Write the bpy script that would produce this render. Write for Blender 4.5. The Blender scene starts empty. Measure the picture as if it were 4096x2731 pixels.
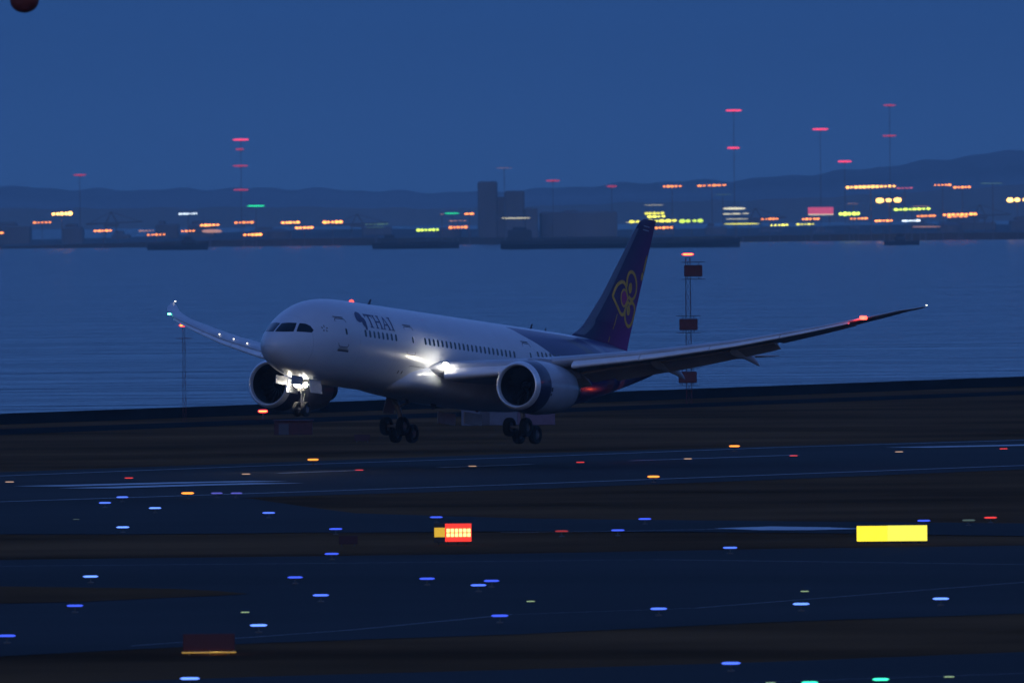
import bpy, bmesh, math, random
from mathutils import Vector, Matrix, Euler

random.seed(7)
sc = bpy.context.scene
C = sc.collection
R = math.radians

# ------------------------------------------------------------------ camera
F_PX, CX, CY, CAM_H, HORIZON, ROLL = 78000.0, 2048.0, 1365.5, 18.0, 830.0, -0.0093
cam_data = bpy.data.cameras.new('camera')
cam = bpy.data.objects.new('camera', cam_data)
C.objects.link(cam)
cam_data.sensor_width = 36.0
cam_data.lens = 36.0 * F_PX / 4096.0
cam_data.clip_start = 1.0
cam_data.clip_end = 80000.0
cam.matrix_world = (Matrix.Translation((0, 0, CAM_H)) @ Matrix.Rotation(math.pi/2 - math.atan((CY-HORIZON)/F_PX), 4, 'X')
                    @ Matrix.Rotation(ROLL, 4, 'Z'))
cam_data.dof.use_dof = True; cam_data.dof.focus_distance = 1352.0; cam_data.dof.aperture_fstop = 4.0
sc.camera = cam
CAM_R = cam.matrix_world.to_3x3()

# ------------------------------------------------------------------ dusk sky: the sun has set behind the camera
w = bpy.data.worlds.new('World'); sc.world = w; w.use_nodes = True
wn = w.node_tree; wn.nodes.clear()
def wnode(t, **k):
    n = wn.nodes.new(t)
    for a, b in k.items(): setattr(n, a, b)
    return n
SUN_EL, SUN_AZ = -1.0, 180.0
K = 0.15            # everything that gives light is scaled with the sky; the exposure makes up for it
sky = wnode('ShaderNodeTexSky', sky_type='NISHITA', sun_disc=False, sun_elevation=R(SUN_EL), sun_rotation=R(SUN_AZ),
            altitude=20.0, air_density=1.0, dust_density=1.0, ozone_density=3.7)
wtc = wnode('ShaderNodeTexCoord'); wsp = wnode('ShaderNodeSeparateXYZ'); wn.links.new(wtc.outputs['Generated'], wsp.inputs[0])
# the single-scattering sky is black opposite the sun: blue twilight low in the east
low = wnode('ShaderNodeValToRGB'); lowz = wnode('ShaderNodeMapRange')
wn.links.new(wsp.outputs[2], lowz.inputs[0]); lowz.inputs[1].default_value = -.05; lowz.inputs[2].default_value = .45
wn.links.new(lowz.outputs[0], low.inputs[0])
le = low.color_ramp.elements
SKYC = [(-.05, (.034, .105, .31)), (.000, (.038, .110, .325)), (.004, (.036, .110, .335)), (.012, (.0225, .082, .28)), (.05, (.044, .150, .46)), (.2, (.080, .215, .66)), (.45, (.08, .18, .55))]
le[0].position = 0; le[0].color = (*SKYC[0][1], 1); le[1].position = 1; le[1].color = (*SKYC[-1][1], 1)
for z_, c_ in SKYC[1:-1]:
    e_ = le.new((z_+.05)/.5); e_.color = (*c_, 1)
up_w = wnode('ShaderNodeMapRange', interpolation_type='SMOOTHSTEP'); wn.links.new(wsp.outputs[2], up_w.inputs[0])
up_w.inputs[1].default_value = .12; up_w.inputs[2].default_value = .42
bk_w = wnode('ShaderNodeMapRange', interpolation_type='SMOOTHSTEP'); wn.links.new(wsp.outputs[1], bk_w.inputs[0])
bk_w.inputs[1].default_value = .1; bk_w.inputs[2].default_value = -.7
mxw = wnode('ShaderNodeMath', operation='MAXIMUM'); wn.links.new(up_w.outputs[0], mxw.inputs[0]); wn.links.new(bk_w.outputs[0], mxw.inputs[1])
hs = wnode('ShaderNodeMixRGB', blend_type='MIX'); wn.links.new(mxw.outputs[0], hs.inputs[0]); wn.links.new(low.outputs[0], hs.inputs[1])
boost = wnode('ShaderNodeMixRGB', blend_type='MULTIPLY'); boost.inputs[0].default_value = 1; boost.inputs[2].default_value = (1.75, 1.7, 1.7, 1)
wn.links.new(sky.outputs[0], boost.inputs[1]); wn.links.new(boost.outputs[0], hs.inputs[2])
# added dimming low in the sky behind the camera, darkens the lower fuselage
bank = wnode('ShaderNodeMapRange', interpolation_type='SMOOTHSTEP'); wn.links.new(wsp.outputs[2], bank.inputs[0])
bank.inputs[1].default_value = .02; bank.inputs[2].default_value = .42; bank.inputs[3].default_value = .22; bank.inputs[4].default_value = 1.0
side_w = wnode('ShaderNodeMapRange', interpolation_type='SMOOTHSTEP'); wn.links.new(wsp.outputs[1], side_w.inputs[0])
side_w.inputs[1].default_value = .75; side_w.inputs[2].default_value = .1
inv = wnode('ShaderNodeMixRGB', blend_type='MIX'); wn.links.new(side_w.outputs[0], inv.inputs[0]); inv.inputs[1].default_value = (1, 1, 1, 1); wn.links.new(bank.outputs[0], inv.inputs[2])
dim = wnode('ShaderNodeMixRGB', blend_type='MULTIPLY'); dim.inputs[0].default_value = 1; wn.links.new(hs.outputs[0], dim.inputs[1]); wn.links.new(inv.outputs[0], dim.inputs[2]); hs = dim
bg = wnode('ShaderNodeBackground'); bg.inputs[1].default_value = K
wo = wnode('ShaderNodeOutputWorld')
wn.links.new(hs.outputs[0], bg.inputs[0]); wn.links.new(bg.outputs[0], wo.inputs[0])

sun_d = bpy.data.lights.new('afterglow', 'SUN'); sun_d.energy = 0.14*K; sun_d.angle = R(40); sun_d.color = (1.0, .88, .78)
sun = bpy.data.objects.new('afterglow', sun_d); C.objects.link(sun)
sun.rotation_euler = (R(84), 0, R(-8))

vs = sc.view_settings
vs.view_transform = 'Standard'; vs.look = 'None'; vs.exposure = math.log2(1/K); vs.gamma = 1.0; vs.use_curve_mapping = False

# ------------------------------------------------------------------ helpers
def ray(x, y):
    """direction for a point of the 2352 px wide photograph"""
    u, v = x*1.74150, y*1.74171
    return (CAM_R @ Vector(((u-CX)/F_PX, -(v-CY)/F_PX, -1.0))).normalized()
def gp(x, y, z=0.0):
    d = ray(x, y); t = (z-CAM_H)/d.z
    return Vector((d.x*t, d.y*t, z))
def at(x, y, Y):
    d = ray(x, y); t = Y/d.y
    return Vector((d.x*t, Y, CAM_H + d.z*t))

MATS = {}
def mat(name, col, rough=.5, metal=0.0, emit=None, es=0.0, var=0.0, vscale=3.0, spec=.5, bump=0.0, bscale=8.0, coat=0.0, stretch=None):
    if name in MATS: return MATS[name]
    m = bpy.data.materials.new(name); m.use_nodes = True
    nt = m.node_tree; b = nt.nodes['Principled BSDF']
    b.inputs['Base Color'].default_value = (*col, 1); b.inputs['Roughness'].default_value = rough
    b.inputs['Metallic'].default_value = metal; b.inputs['Specular IOR Level'].default_value = spec
    b.inputs['Coat Weight'].default_value = coat
    if emit:
        b.inputs['Emission Color'].default_value = (*emit, 1); b.inputs['Emission Strength'].default_value = es
    if var > 0 or bump > 0:
        tc = nt.nodes.new('ShaderNodeTexCoord'); mp = nt.nodes.new('ShaderNodeMapping')
        nt.links.new(tc.outputs['Object'], mp.inputs[0])
        if stretch: mp.inputs['Scale'].default_value = stretch[:3]; mp.inputs['Rotation'].default_value = (0, 0, stretch[3] if len(stretch) > 3 else 0)
    if var > 0:
        n = nt.nodes.new('ShaderNodeTexNoise'); n.inputs['Scale'].default_value = vscale; n.inputs['Detail'].default_value = 6
        r = nt.nodes.new('ShaderNodeMapRange'); r.inputs[1].default_value = .3; r.inputs[2].default_value = .7
        r.inputs[3].default_value = 1-var; r.inputs[4].default_value = 1+var
        mx = nt.nodes.new('ShaderNodeMixRGB'); mx.blend_type = 'MULTIPLY'; mx.inputs[0].default_value = 1
        mx.inputs[1].default_value = (*col, 1)
        nt.links.new(mp.outputs[0], n.inputs['Vector']); nt.links.new(n.outputs['Fac'], r.inputs[0])
        nt.links.new(r.outputs[0], mx.inputs[2]); nt.links.new(mx.outputs[0], b.inputs['Base Color'])
    if bump > 0:
        n2 = nt.nodes.new('ShaderNodeTexNoise'); n2.inputs['Scale'].default_value = bscale; n2.inputs['Detail'].default_value = 5
        bp = nt.nodes.new('ShaderNodeBump'); bp.inputs['Strength'].default_value = bump; bp.inputs['Distance'].default_value = .3
        nt.links.new(mp.outputs[0], n2.inputs['Vector']); nt.links.new(n2.outputs['Fac'], bp.inputs['Height'])
        nt.links.new(bp.outputs[0], b.inputs['Normal'])
    MATS[name] = m
    return m

def glow(name, col, s):
    return mat(name, tuple(min(1, c*.5+.1) for c in col), .3, emit=col, es=s*K)

class MB:
    """collects shapes into one mesh"""
    def __init__(s): s.v = []; s.f = []; s.mi = []
    def add(s, vs_, fs, mi=0):
        n = len(s.v); s.v += [tuple(v) for v in vs_]; s.f += [tuple(i+n for i in f) for f in fs]; s.mi += [mi]*len(fs)
    def box(s, c, d, mi=0, rot=None, taper=1.0):
        vs_ = []
        for sz in (-1, 1):
            k = taper if sz > 0 else 1
            for sx, sy in ((-1, -1), (1, -1), (1, 1), (-1, 1)):
                p = Vector((sx*d[0]/2*k, sy*d[1]/2*k, sz*d[2]/2))
                if rot: p = rot @ p
                vs_.append(p + Vector(c))
        s.add(vs_, [(3, 2, 1, 0), (4, 5, 6, 7), (0, 1, 5, 4), (1, 2, 6, 5), (2, 3, 7, 6), (3, 0, 4, 7)], mi)
    def bbox(s, c, d, bev, mi=0):
        """box with chamfered vertical and top edges"""
        x, y, z = d[0]/2, d[1]/2, d[2]/2; rings = []
        for zz, k in ((-z, bev), (-z+bev, 0), (z-bev, 0), (z, bev)):
            X, Y = x-k, y-k; b = bev
            rings.append([(X-b, -Y), (X, -Y+b), (X, Y-b), (X-b, Y), (-X+b, Y), (-X, Y-b), (-X, -Y+b), (-X+b, -Y)])
            rings[-1] = [(px+c[0], py+c[1], zz+c[2]) for px, py in rings[-1]]
        s.loft(rings, True, True, mi)
    def loft(s, rings, cap0=True, cap1=True, mi=0, closed=True):
        n = len(rings[0]); vs_ = [p for r in rings for p in r]; fs = []
        for i in range(len(rings)-1):
            for j in range(n if closed else n-1):
                k = (j+1) % n
                fs.append((i*n+j, i*n+k, (i+1)*n+k, (i+1)*n+j))
        if cap0: fs.append(tuple(range(n-1, -1, -1)))
        if cap1: fs.append(tuple((len(rings)-1)*n+j for j in range(n)))
        s.add(vs_, fs, mi)
    def tube(s, a, b, r0, r1=None, n=10, mi=0, caps=True):
        a, b = Vector(a), Vector(b); r1 = r0 if r1 is None else r1
        d = (b-a).normalized(); u = d.orthogonal().normalized(); v = d.cross(u)
        s.loft([[a+(u*math.cos(t)+v*math.sin(t))*r0 for t in [2*math.pi*i/n for i in range(n)]],
                [b+(u*math.cos(t)+v*math.sin(t))*r1 for t in [2*math.pi*i/n for i in range(n)]]], caps, caps, mi)
    def lathe(s, prof, c, axis='X', n=48, mi=0, sq=1.0):
        """prof: list of (distance along the axis, radius)"""
        rings = []
        for a, r in prof:
            ring = []
            for i in range(n):
                t = 2*math.pi*i/n; p, q = math.cos(t)*r, math.sin(t)*r*sq
                ring.append({'X': (c[0]+a, c[1]+p, c[2]+q), 'Y': (c[0]+q, c[1]+a, c[2]+p), 'Z': (c[0]+p, c[1]+q, c[2]+a)}[axis])
            rings.append(ring)
        s.loft(rings, prof[0][1] > 1e-3 and False, False, mi)
    def build(s, name, mats, parent=None, smooth=False, label=None):
        me = bpy.data.meshes.new(name); me.from_pydata(s.v, [], s.f)
        for m in (mats if isinstance(mats, (list, tuple)) else [mats]): me.materials.append(m)
        for p, i in zip(me.polygons, s.mi): p.material_index = i
        bm = bmesh.new(); bm.from_mesh(me); bmesh.ops.remove_doubles(bm, verts=bm.verts, dist=1e-5)
        bmesh.ops.recalc_face_normals(bm, faces=bm.faces)
        if smooth:
            for f in bm.faces: f.smooth = True
            for e in bm.edges:
                if len(e.link_faces) == 2 and e.calc_face_angle(0) > R(38): e.smooth = False
        bm.to_mesh(me); bm.free()
        o = bpy.data.objects.new(name, me); C.objects.link(o)
        if parent: o.parent = parent
        if label: o['label'] = label
        return o

def tag(o, label=None, cat=None, group=None, kind=None):
    if label: o['label'] = label
    if cat: o['category'] = cat
    if group: o['group'] = group
    if kind: o['kind'] = kind
    return o
def thing(name, label, cat, loc=(0, 0, 0), rz=0.0, group=None):
    o = bpy.data.objects.new(name, None); C.objects.link(o)
    o.location = loc; o.rotation_euler = (0, 0, rz); o.empty_display_size = .5
    return tag(o, label, cat, group)
def copy_thing(o, loc, rz=None, label=None, group=None, mats=None):
    c = o.copy(); C.objects.link(c); c.location = loc
    if rz is not None: c.rotation_euler = (0, 0, rz)
    if label: c['label'] = label
    if group: c['group'] = group
    for ch in [k for k in bpy.data.objects if k.parent == o]:
        d = ch.copy(); C.objects.link(d); d.parent = c
    return c

# ------------------------------------------------------------------ materials
M_grass = mat('dry_grass', (.135, .062, .026), 1.0, var=.55, vscale=.03, spec=.0)
M_asph = mat('asphalt', (.022, .021, .022), .85, var=.45, vscale=.02, spec=.06)
M_asph2 = mat('taxiway_asphalt', (.018, .0175, .0185), .85, var=.45, vscale=.025, spec=.05)
M_paint = mat('road_marking_paint', (.55, .57, .6), .6, var=.15, vscale=1.0)
M_bank = mat('seawall_concrete', (.016, .017, .020), .95, var=.3, vscale=.1, spec=.0)
M_road = mat('service_road', (.022, .022, .024), .95, var=.3, vscale=.1, spec=.0)

def wx(p): return (p.x, p.y, p.z)
def ground_patch(name, top, bot, z, m, kind='structure', label=None):
    """strip between two lines of the ground given left to right"""
    mb = MB(); a = [wx(gp(x, y, z)) for x, y in top]; b = [wx(gp(x, y, z)) for x, y in bot]
    if name != 'grass_island':                                       # the strips run on beyond the frame
        for l_ in (a, b):
            p0, p1, q0, q1 = Vector(l_[0]), Vector(l_[1]), Vector(l_[-1]), Vector(l_[-2])
            l_.insert(0, tuple(p0+(p0-p1).normalized()*250)); l_.append(tuple(q0+(q0-q1).normalized()*600))
    def res(line, n=160):
        out = []
        for i in range(n+1):
            t = i/n*(len(line)-1); k = min(int(t), len(line)-2); f = t-k
            out.append(tuple(line[k][j]*(1-f)+line[k+1][j]*f for j in range(3)))
        return out
    if len(a) != len(b): a, b = res(a), res(b)
    n = len(a)
    mb.add(a+b, [(i, i+1, n+i+1, n+i) for i in range(n-1)])
    o = mb.build(name, m)
    tag(o, label, None, None, kind)
    return o

# ------------------------------------------------------------------ ground, bank and water
BANK = [(-2000, 1043), (0, 968), (1176, 925), (2352, 880), (3200, 848)]
bank_w = [gp(x, y, 0) for x, y in BANK]
mb = MB()
near = [(-1400, -200, 0), (-700, 300, 0), (0, 250, 0), (700, 300, 0), (1400, -200, 0)]
e0, e1 = bank_w[0], bank_w[-1]
dl = (bank_w[1]-bank_w[0]).normalized(); dr_ = (bank_w[-1]-bank_w[-2]).normalized()
L = bank_w[0]-dl*900; Rr = bank_w[-1]+dr_*900
edge = [L]+bank_w+[Rr]
rows = []
for t in (0, .25, .5, .75, 1):
    rows.append([tuple(Vector((e.x*.3+((i/6)-.5)*500, -300, 0))*(1-t)+e*t) for i, e in enumerate(edge)])
mb.add([p for r in rows for p in r], [(r*7+i, r*7+i+1, (r+1)*7+i+1, (r+1)*7+i) for r in range(4) for i in range(6)])
tag(mb.build('ground', M_grass), 'dark brown grass of the airfield', kind='structure')
mb = MB()
nrm = Vector((-dl.y, dl.x, 0))
if nrm.y < 0: nrm = -nrm
prof = [(-9, .02), (-8.6, .9), (-7.2, .9), (-6.8, .35), (0, .3), (9, -5.5), (12, -6)]
mb.loft([[tuple(e+nrm*a+Vector((0, 0, h))) for a, h in prof] for e in edge], False, False, closed=False)
tag(mb.build('seawall', M_bank, smooth=False), 'dark concrete seawall along the edge of the airfield', 'seawall')
ground_patch('service_road', [(-900, 1020), (0, 985), (1176, 941), (2352, 897), (3000, 873)],
             [(-900, 1034), (0, 998), (1176, 951), (2352, 906), (3000, 881)], .02, M_road)

# sea
m = bpy.data.materials.new('sea_water'); m.use_nodes = True; nt = m.node_tree; b = nt.nodes['Principled BSDF']
b.inputs['Base Color'].default_value = (.010, .035, .07, 1); b.inputs['Roughness'].default_value = .16; b.inputs['IOR'].default_value = 1.33
tc = nt.nodes.new('ShaderNodeTexCoord')
hsum = None
for scl, det, wt, sx in ((.30, 4, 1.5, .8), (.08, 4, 7.0, .7), (.025, 3, 12.0, .6), (.006, 2, 14.0, .4)):
    mp = nt.nodes.new('ShaderNodeMapping'); mp.inputs['Scale'].default_value = (sx, 1, 1); mp.inputs['Rotation'].default_value = (0, 0, R(8))
    n = nt.nodes.new('ShaderNodeTexNoise'); n.inputs['Scale'].default_value = scl; n.inputs['Detail'].default_value = det
    mu = nt.nodes.new('ShaderNodeMath'); mu.operation = 'MULTIPLY'; mu.inputs[1].default_value = wt
    nt.links.new(tc.outputs['Object'], mp.inputs[0]); nt.links.new(mp.outputs[0], n.inputs['Vector']); nt.links.new(n.outputs['Fac'], mu.inputs[0])
    if hsum is None: hsum = mu
    else:
        ad = nt.nodes.new('ShaderNodeMath'); ad.operation = 'ADD'
        nt.links.new(hsum.outputs[0], ad.inputs[0]); nt.links.new(mu.outputs[0], ad.inputs[1]); hsum = ad
bp = nt.nodes.new('ShaderNodeBump'); bp.inputs['Strength'].default_value = 1.0; bp.inputs['Distance'].default_value = 2.2
nt.links.new(hsum.outputs[0], bp.inputs['Height']); nt.links.new(bp.outputs[0], b.inputs['Normal'])
mb = MB(); mb.add([(-9000, 1000, -5), (9000, 1000, -5), (9000, 33000, -5), (-9000, 33000, -5)], [(0, 1, 2, 3)])
tag(mb.build('sea', m), 'rippled dark blue sea beyond the runway', kind='structure')

# runway and taxiways -------------------------------------------------------
ground_patch('runway', [(-600, 1102), (0, 1084), (1176, 1042), (2352, 1008), (3000, 989)],
             [(-600, 1174), (0, 1152), (600, 1141), (1176, 1124), (1780, 1101), (2352, 1077), (3000, 1051)], .02, M_asph)
# exit and parallel taxiway: joins the runway at the left
ground_patch('taxiway', [(-600, 1170), (0, 1148), (300, 1146), (560, 1142), (700, 1163), (816, 1178), (1206, 1190), (1780, 1196), (2352, 1201), (3000, 1205)],
             [(-600, 1232), (0, 1226), (300, 1226), (560, 1224), (700, 1222), (816, 1222), (1206, 1219), (1780, 1222), (2352, 1230), (3000, 1236)], .04, M_asph2)
ground_patch('taxiway', [(-600, 1290), (0, 1285), (588, 1278), (1176, 1271), (1764, 1260), (2352, 1252), (3000, 1245)],
             [(-600, 1540), (0, 1506), (588, 1476), (1176, 1456), (1764, 1428), (2352, 1408), (3000, 1392)], .02, M_asph2)
ground_patch('taxiway', [(-600, 1590), (0, 1574), (588, 1553), (1176, 1537), (1764, 1519), (2352, 1496), (3000, 1470)],
             [(-600, 1890), (0, 1870), (588, 1850), (1176, 1830), (1764, 1810), (2352, 1790), (3000, 1770)], .02, M_asph2)
ground_patch('grass_island', [(-600, 1338), (0, 1346), (180, 1348), (400, 1351), (500, 1356), (566, 1362)],
             [(-600, 1398), (0, 1385), (180, 1381), (400, 1371), (500, 1367), (566, 1363)], .04, M_grass)

# painted markings
def line_mark(pts, w, z=.06, name='runway_marking'):
    """a painted stripe of width w metres along ground points (photo px)"""
    P = [gp(x, y, z) for x, y in pts]; mb = MB(); a = []; b_ = []
    if pts[-1][0] > 2750: P.append(P[-1]+(P[-1]-P[-2]).normalized()*550)
    for i, p in enumerate(P):
        d = (P[min(i+1, len(P)-1)]-P[max(i-1, 0)]).normalized(); n = Vector((-d.y, d.x, 0))*w/2
        a.append(tuple(p+n)); b_.append(tuple(p-n))
    n = len(P); mb.add(a+b_, [(i, i+1, n+i+1, n+i) for i in range(n-1)])
    return tag(mb.build(name, M_paint), kind='structure')
line_mark([(-200, 1158), (560, 1133), (574, 1132.5), (1176, 1112), (2352, 1068), (2900, 1047)], .6)
line_mark([(-200, 1100), (600, 1069), (1176, 1050), (1780, 1027), (2352, 1010), (2900, 994)], .5)
line_mark([(90, 1116), (430, 1107.5), (620, 1104)], 4.6)
line_mark([(200, 1120.5), (400, 1114.5), (640, 1108.5)], 4.6)
line_mark([(2085, 1027), (2352, 1021.5), (2700, 1013)], 5.0)
for xa, xb in ((640, 830), (1010, 1220), (1450, 1830),):
    line_mark([(xa, 1099-(xa-270)*.0352), (xb, 1099-(xb-270)*.0352)], .7)
line_mark([(1150, 1222), (1420, 1219), (1700, 1213), (1900, 1212)], .3, .08, 'taxiway_marking')
mbp = MB()
P = [gp(x, y, .07) for x, y in ((1640, 1212.5), (1770, 1208), (1900, 1210), (1990, 1213.5), (1860, 1216.5), (1740, 1216.5))]
mbp.add([tuple(p) for p in P], [(0, 1, 2, 3, 4, 5)])
tag(mbp.build('taxiway_marking', M_paint), kind='structure')
line_mark([(300, 1482), (800, 1446), (1176, 1410), (1600, 1395), (2352, 1336), (2800, 1310)], .09, .05, 'taxiway_marking')
line_mark([(300, 1583), (1176, 1573), (1700, 1567), (2352, 1545), (2900, 1528)], .09, .05, 'taxiway_marking')
line_mark([(-100, 1300), (800, 1292), (1500, 1284), (2400, 1296)], .14, .05, 'taxiway_marking')

# ------------------------------------------------------------------ THE AIRLINER (local axes: x aft, y starboard, z up)
plane = thing('airliner', 'white twin-engine airliner with dark purple tail touching down, wheels just above the runway', 'airliner')
plane.rotation_mode = 'XYZ'
PM = Matrix.Translation((-16.579, 1337.07, 9.53)) @ Matrix.Rotation(R(61.523), 4, 'Z') @ Matrix.Rotation(R(4.656), 4, 'Y') @ Matrix.Rotation(R(.6), 4, 'X')
plane.matrix_world = PM

SEC = [(0, .03, -.74, -.80), (.04, .24, -.53, -.98), (.15, .48, -.28, -1.25), (.5, .88, .1, -1.6), (1, 1.27, .48, -1.93), (1.7, 1.66, .94, -2.24), (2.5, 2.0, 1.42, -2.48),
       (3.3, 2.27, 1.86, -2.66), (4.2, 2.5, 2.27, -2.8), (5.2, 2.68, 2.60, -2.9), (6.5, 2.81, 2.83, -2.96), (8, 2.87, 2.94, -2.98), (9.5, 2.885, 2.97, -2.985),
       (20, 2.885, 2.97, -2.985), (33, 2.885, 2.97, -2.985), (36, 2.88, 2.97, -2.95), (39, 2.83, 2.97, -2.72), (42, 2.66, 2.95, -2.25), (45, 2.3, 2.9, -1.62), (48, 1.8, 2.74, -.95),
       (51, 1.2, 2.45, -.25), (53.5, .68, 1.98, .38), (55, .36, 1.6, .78), (55.75, .2, 1.4, 1.0), (56.0, .06, 1.27, 1.13)]
def sec(x):
    """smooth half width, top and bottom of the fuselage at x"""
    for i in range(len(SEC)-1):
        if x <= SEC[i+1][0]: break
    a, b_ = SEC[i], SEC[i+1]; h = b_[0]-a[0]; t = max(0, min(1, (x-a[0])/h)); out = []
    for k in (1, 2, 3):
        def slope(j):
            if j <= 0: return (SEC[1][k]-SEC[0][k])/(SEC[1][0]-SEC[0][0])
            if j >= len(SEC)-1: return (SEC[-1][k]-SEC[-2][k])/(SEC[-1][0]-SEC[-2][0])
            d0 = (SEC[j][k]-SEC[j-1][k])/(SEC[j][0]-SEC[j-1][0]); d1 = (SEC[j+1][k]-SEC[j][k])/(SEC[j+1][0]-SEC[j][0])
            return 0 if d0*d1 <= 0 else 2*d0*d1/(d0+d1)
        m0, m1 = slope(i), slope(i+1); t2, t3 = t*t, t*t*t
        out.append((2*t3-3*t2+1)*a[k]+(t3-2*t2+t)*h*m0+(-2*t3+3*t2)*b_[k]+(t3-t2)*h*m1)
    return out
def hull(x, z, side=-1, off=.0):
    """point on the skin at x, z; side -1 is port"""
    hw, zt, zb = sec(x); c = (zt+zb)/2; h = (zt-zb)/2
    s_ = max(-.999, min(.999, (z-c)/h)); y = hw*math.sqrt(1-s_*s_)
    n = Vector((0, y/hw**2, (z-c)/h**2)).normalized()
    return Vector((x, side*(y+off*n.y), z+off*n.z))

# paint of the fuselage: white with a dark purple-blue tail sweep
fm = bpy.data.materials.new('fuselage_paint'); fm.use_nodes = True; nt = fm.node_tree; b = nt.nodes['Principled BSDF']
b.inputs['Roughness'].default_value = .28; b.inputs['Specular IOR Level'].default_value = .38; b.inputs['Coat Weight'].default_value = .06; b.inputs['Coat Roughness'].default_value = .12
tc = nt.nodes.new('ShaderNodeTexCoord'); sp = nt.nodes.new('ShaderNodeSeparateXYZ'); nt.links.new(tc.outputs['Object'], sp.inputs[0])
def mth(op, a, b_=None, c=None):
    n = nt.nodes.new('ShaderNodeMath'); n.operation = op
    for i, v in enumerate((a, b_, c)):
        if v is None: continue
        if isinstance(v, (int, float)): n.inputs[i].default_value = v
        else: nt.links.new(v, n.inputs[i])
    return n.outputs[0]
# sweep curve: x position of the edge as a function of z, (2.76 -> 31.4) (2.0 -> 33.2) (1.0 -> 35.8) (-1 -> 39) (-3 -> 41)
mr = nt.nodes.new('ShaderNodeFloatCurve')
zn = mth('DIVIDE', mth('ADD', sp.outputs[2], 3.0), 6.0)
nt.links.new(zn, mr.inputs['Value'])
cv = mr.mapping.curves[0]
pts_ = [(z_, x_) for z_, x_ in ((-3, 41.5), (-1, 39.2), (.97, 35.8), (1.77, 33.8), (2.21, 32.5), (2.76, 31.2), (2.86, 30.6), (3.0, 29.5))]
cv.points[0].location = ((pts_[0][0]+3)/6, (pts_[0][1]-25)/30); cv.points[1].location = ((pts_[-1][0]+3)/6, (pts_[-1][1]-25)/30)
for z_, x_ in pts_[1:-1]: cv.points.new((z_+3)/6, (x_-25)/30)
mr.mapping.update()
edge_x = mth('MULTIPLY_ADD', mr.outputs[0], 30.0, 25.0)
q = mth('SUBTRACT', sp.outputs[0], edge_x)                       # >0: inside the sweep
ramp = nt.nodes.new('ShaderNodeValToRGB'); ramp.color_ramp.interpolation = 'LINEAR'
qn = mth('DIVIDE', q, 30.0); nt.links.new(qn, ramp.inputs[0])
els = ramp.color_ramp.elements
WHITE = (.62, .64, .68, 1); PURP = (.006, .013, .12, 1); MAUVE = (.16, .17, .26, 1); DKP = (.030, .008, .06, 1)
els[0].position = 0.0; els[0].color = WHITE; els[1].position = .0022; els[1].color = PURP
for pz, cc in ((.235, PURP), (.245, (.05, .045, .09, 1)), (.285, (.05, .045, .09, 1)), (.30, PURP), (.345, PURP), (.35, MAUVE), (.385, MAUVE), (.39, (.03, .05, .2, 1)), (.6, DKP)):
    e = els.new(pz); e.color = cc
# white strip left along the spine
top = nt.nodes.new('ShaderNodeMapRange'); top.interpolation_type = 'SMOOTHSTEP'
nt.links.new(sp.outputs[2], top.inputs[0]); top.inputs[1].default_value = 2.70; top.inputs[2].default_value = 2.73
fore = mth('LESS_THAN', sp.outputs[0], 44.4)
msk = mth('MULTIPLY', top.outputs[0], fore)
mx = nt.nodes.new('ShaderNodeMixRGB'); nt.links.new(msk, mx.inputs[0]); nt.links.new(ramp.outputs[0], mx.inputs[1]); mx.inputs[2].default_value = WHITE
# panel lines and soft dirt
wv = mth('ABSOLUTE', mth('SUBTRACT', mth('FRACT', mth('DIVIDE', sp.outputs[0], 5.1)), .5))
pl = mth('LESS_THAN', wv, .0022)
ns = nt.nodes.new('ShaderNodeTexNoise'); ns.inputs['Scale'].default_value = .7; ns.inputs['Detail'].default_value = 5
nt.links.new(tc.outputs['Object'], ns.inputs['Vector'])
dirt = mth('MULTIPLY_ADD', ns.outputs['Fac'], .18, .91)
dk = mth('SUBTRACT', dirt, mth('MULTIPLY', pl, .40))
m2 = nt.nodes.new('ShaderNodeMixRGB'); m2.blend_type = 'MULTIPLY'; m2.inputs[0].default_value = 1
nt.links.new(mx.outputs[0], m2.inputs[1]); nt.links.new(dk, m2.inputs[2]); nt.links.new(m2.outputs[0], b.inputs['Base Color'])

M_white = mat('white_paint', (.66, .68, .72), .3, var=.08, vscale=.8, coat=.2)
M_nac = mat('nacelle_paint', (.42, .43, .47), .32, var=.1, vscale=.9, coat=.2)
M_wing = mat('wing_grey_paint', (.48, .49, .52), .38, var=.12, vscale=.6)
M_slat = mat('slat_bare_metal', (.82, .82, .83), .36, metal=.05, var=.08, vscale=.8)
M_lip = mat('polished_lip', (.85, .85, .86), .3, metal=.45, var=.05)
M_duct = mat('inlet_duct', (.02, .02, .024), .55)
M_fan = mat('fan_blade', (.05, .05, .055), .35, metal=.8)
M_hot = mat('exhaust_metal', (.10, .09, .085), .4, metal=.8, var=.2)
M_glass = mat('cockpit_glass', (.006, .007, .009), .08, spec=.6)
M_cabin = mat('cabin_window_glass', (.012, .02, .035), .12, spec=.6)
M_line = mat('door_outline', (.06, .06, .08), .6)
M_ink = mat('livery_navy', (.015, .02, .10), .4)
M_tyre = mat('tyre_rubber', (.010, .010, .011), .8, bump=.2, bscale=30)
M_rim = mat('wheel_rim', (.22, .22, .23), .4, metal=.6)
M_strut = mat('gear_strut', (.30, .29, .27), .42, metal=.3, var=.25, vscale=5)
M_door = mat('gear_door_paint', (.32, .33, .36), .4, var=.1)
M_gold = mat('emblem_gold', (.85, .42, .03), .4, var=.12, vscale=3)
M_mag = mat('emblem_magenta', (.50, .02, .16), .4)

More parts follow.
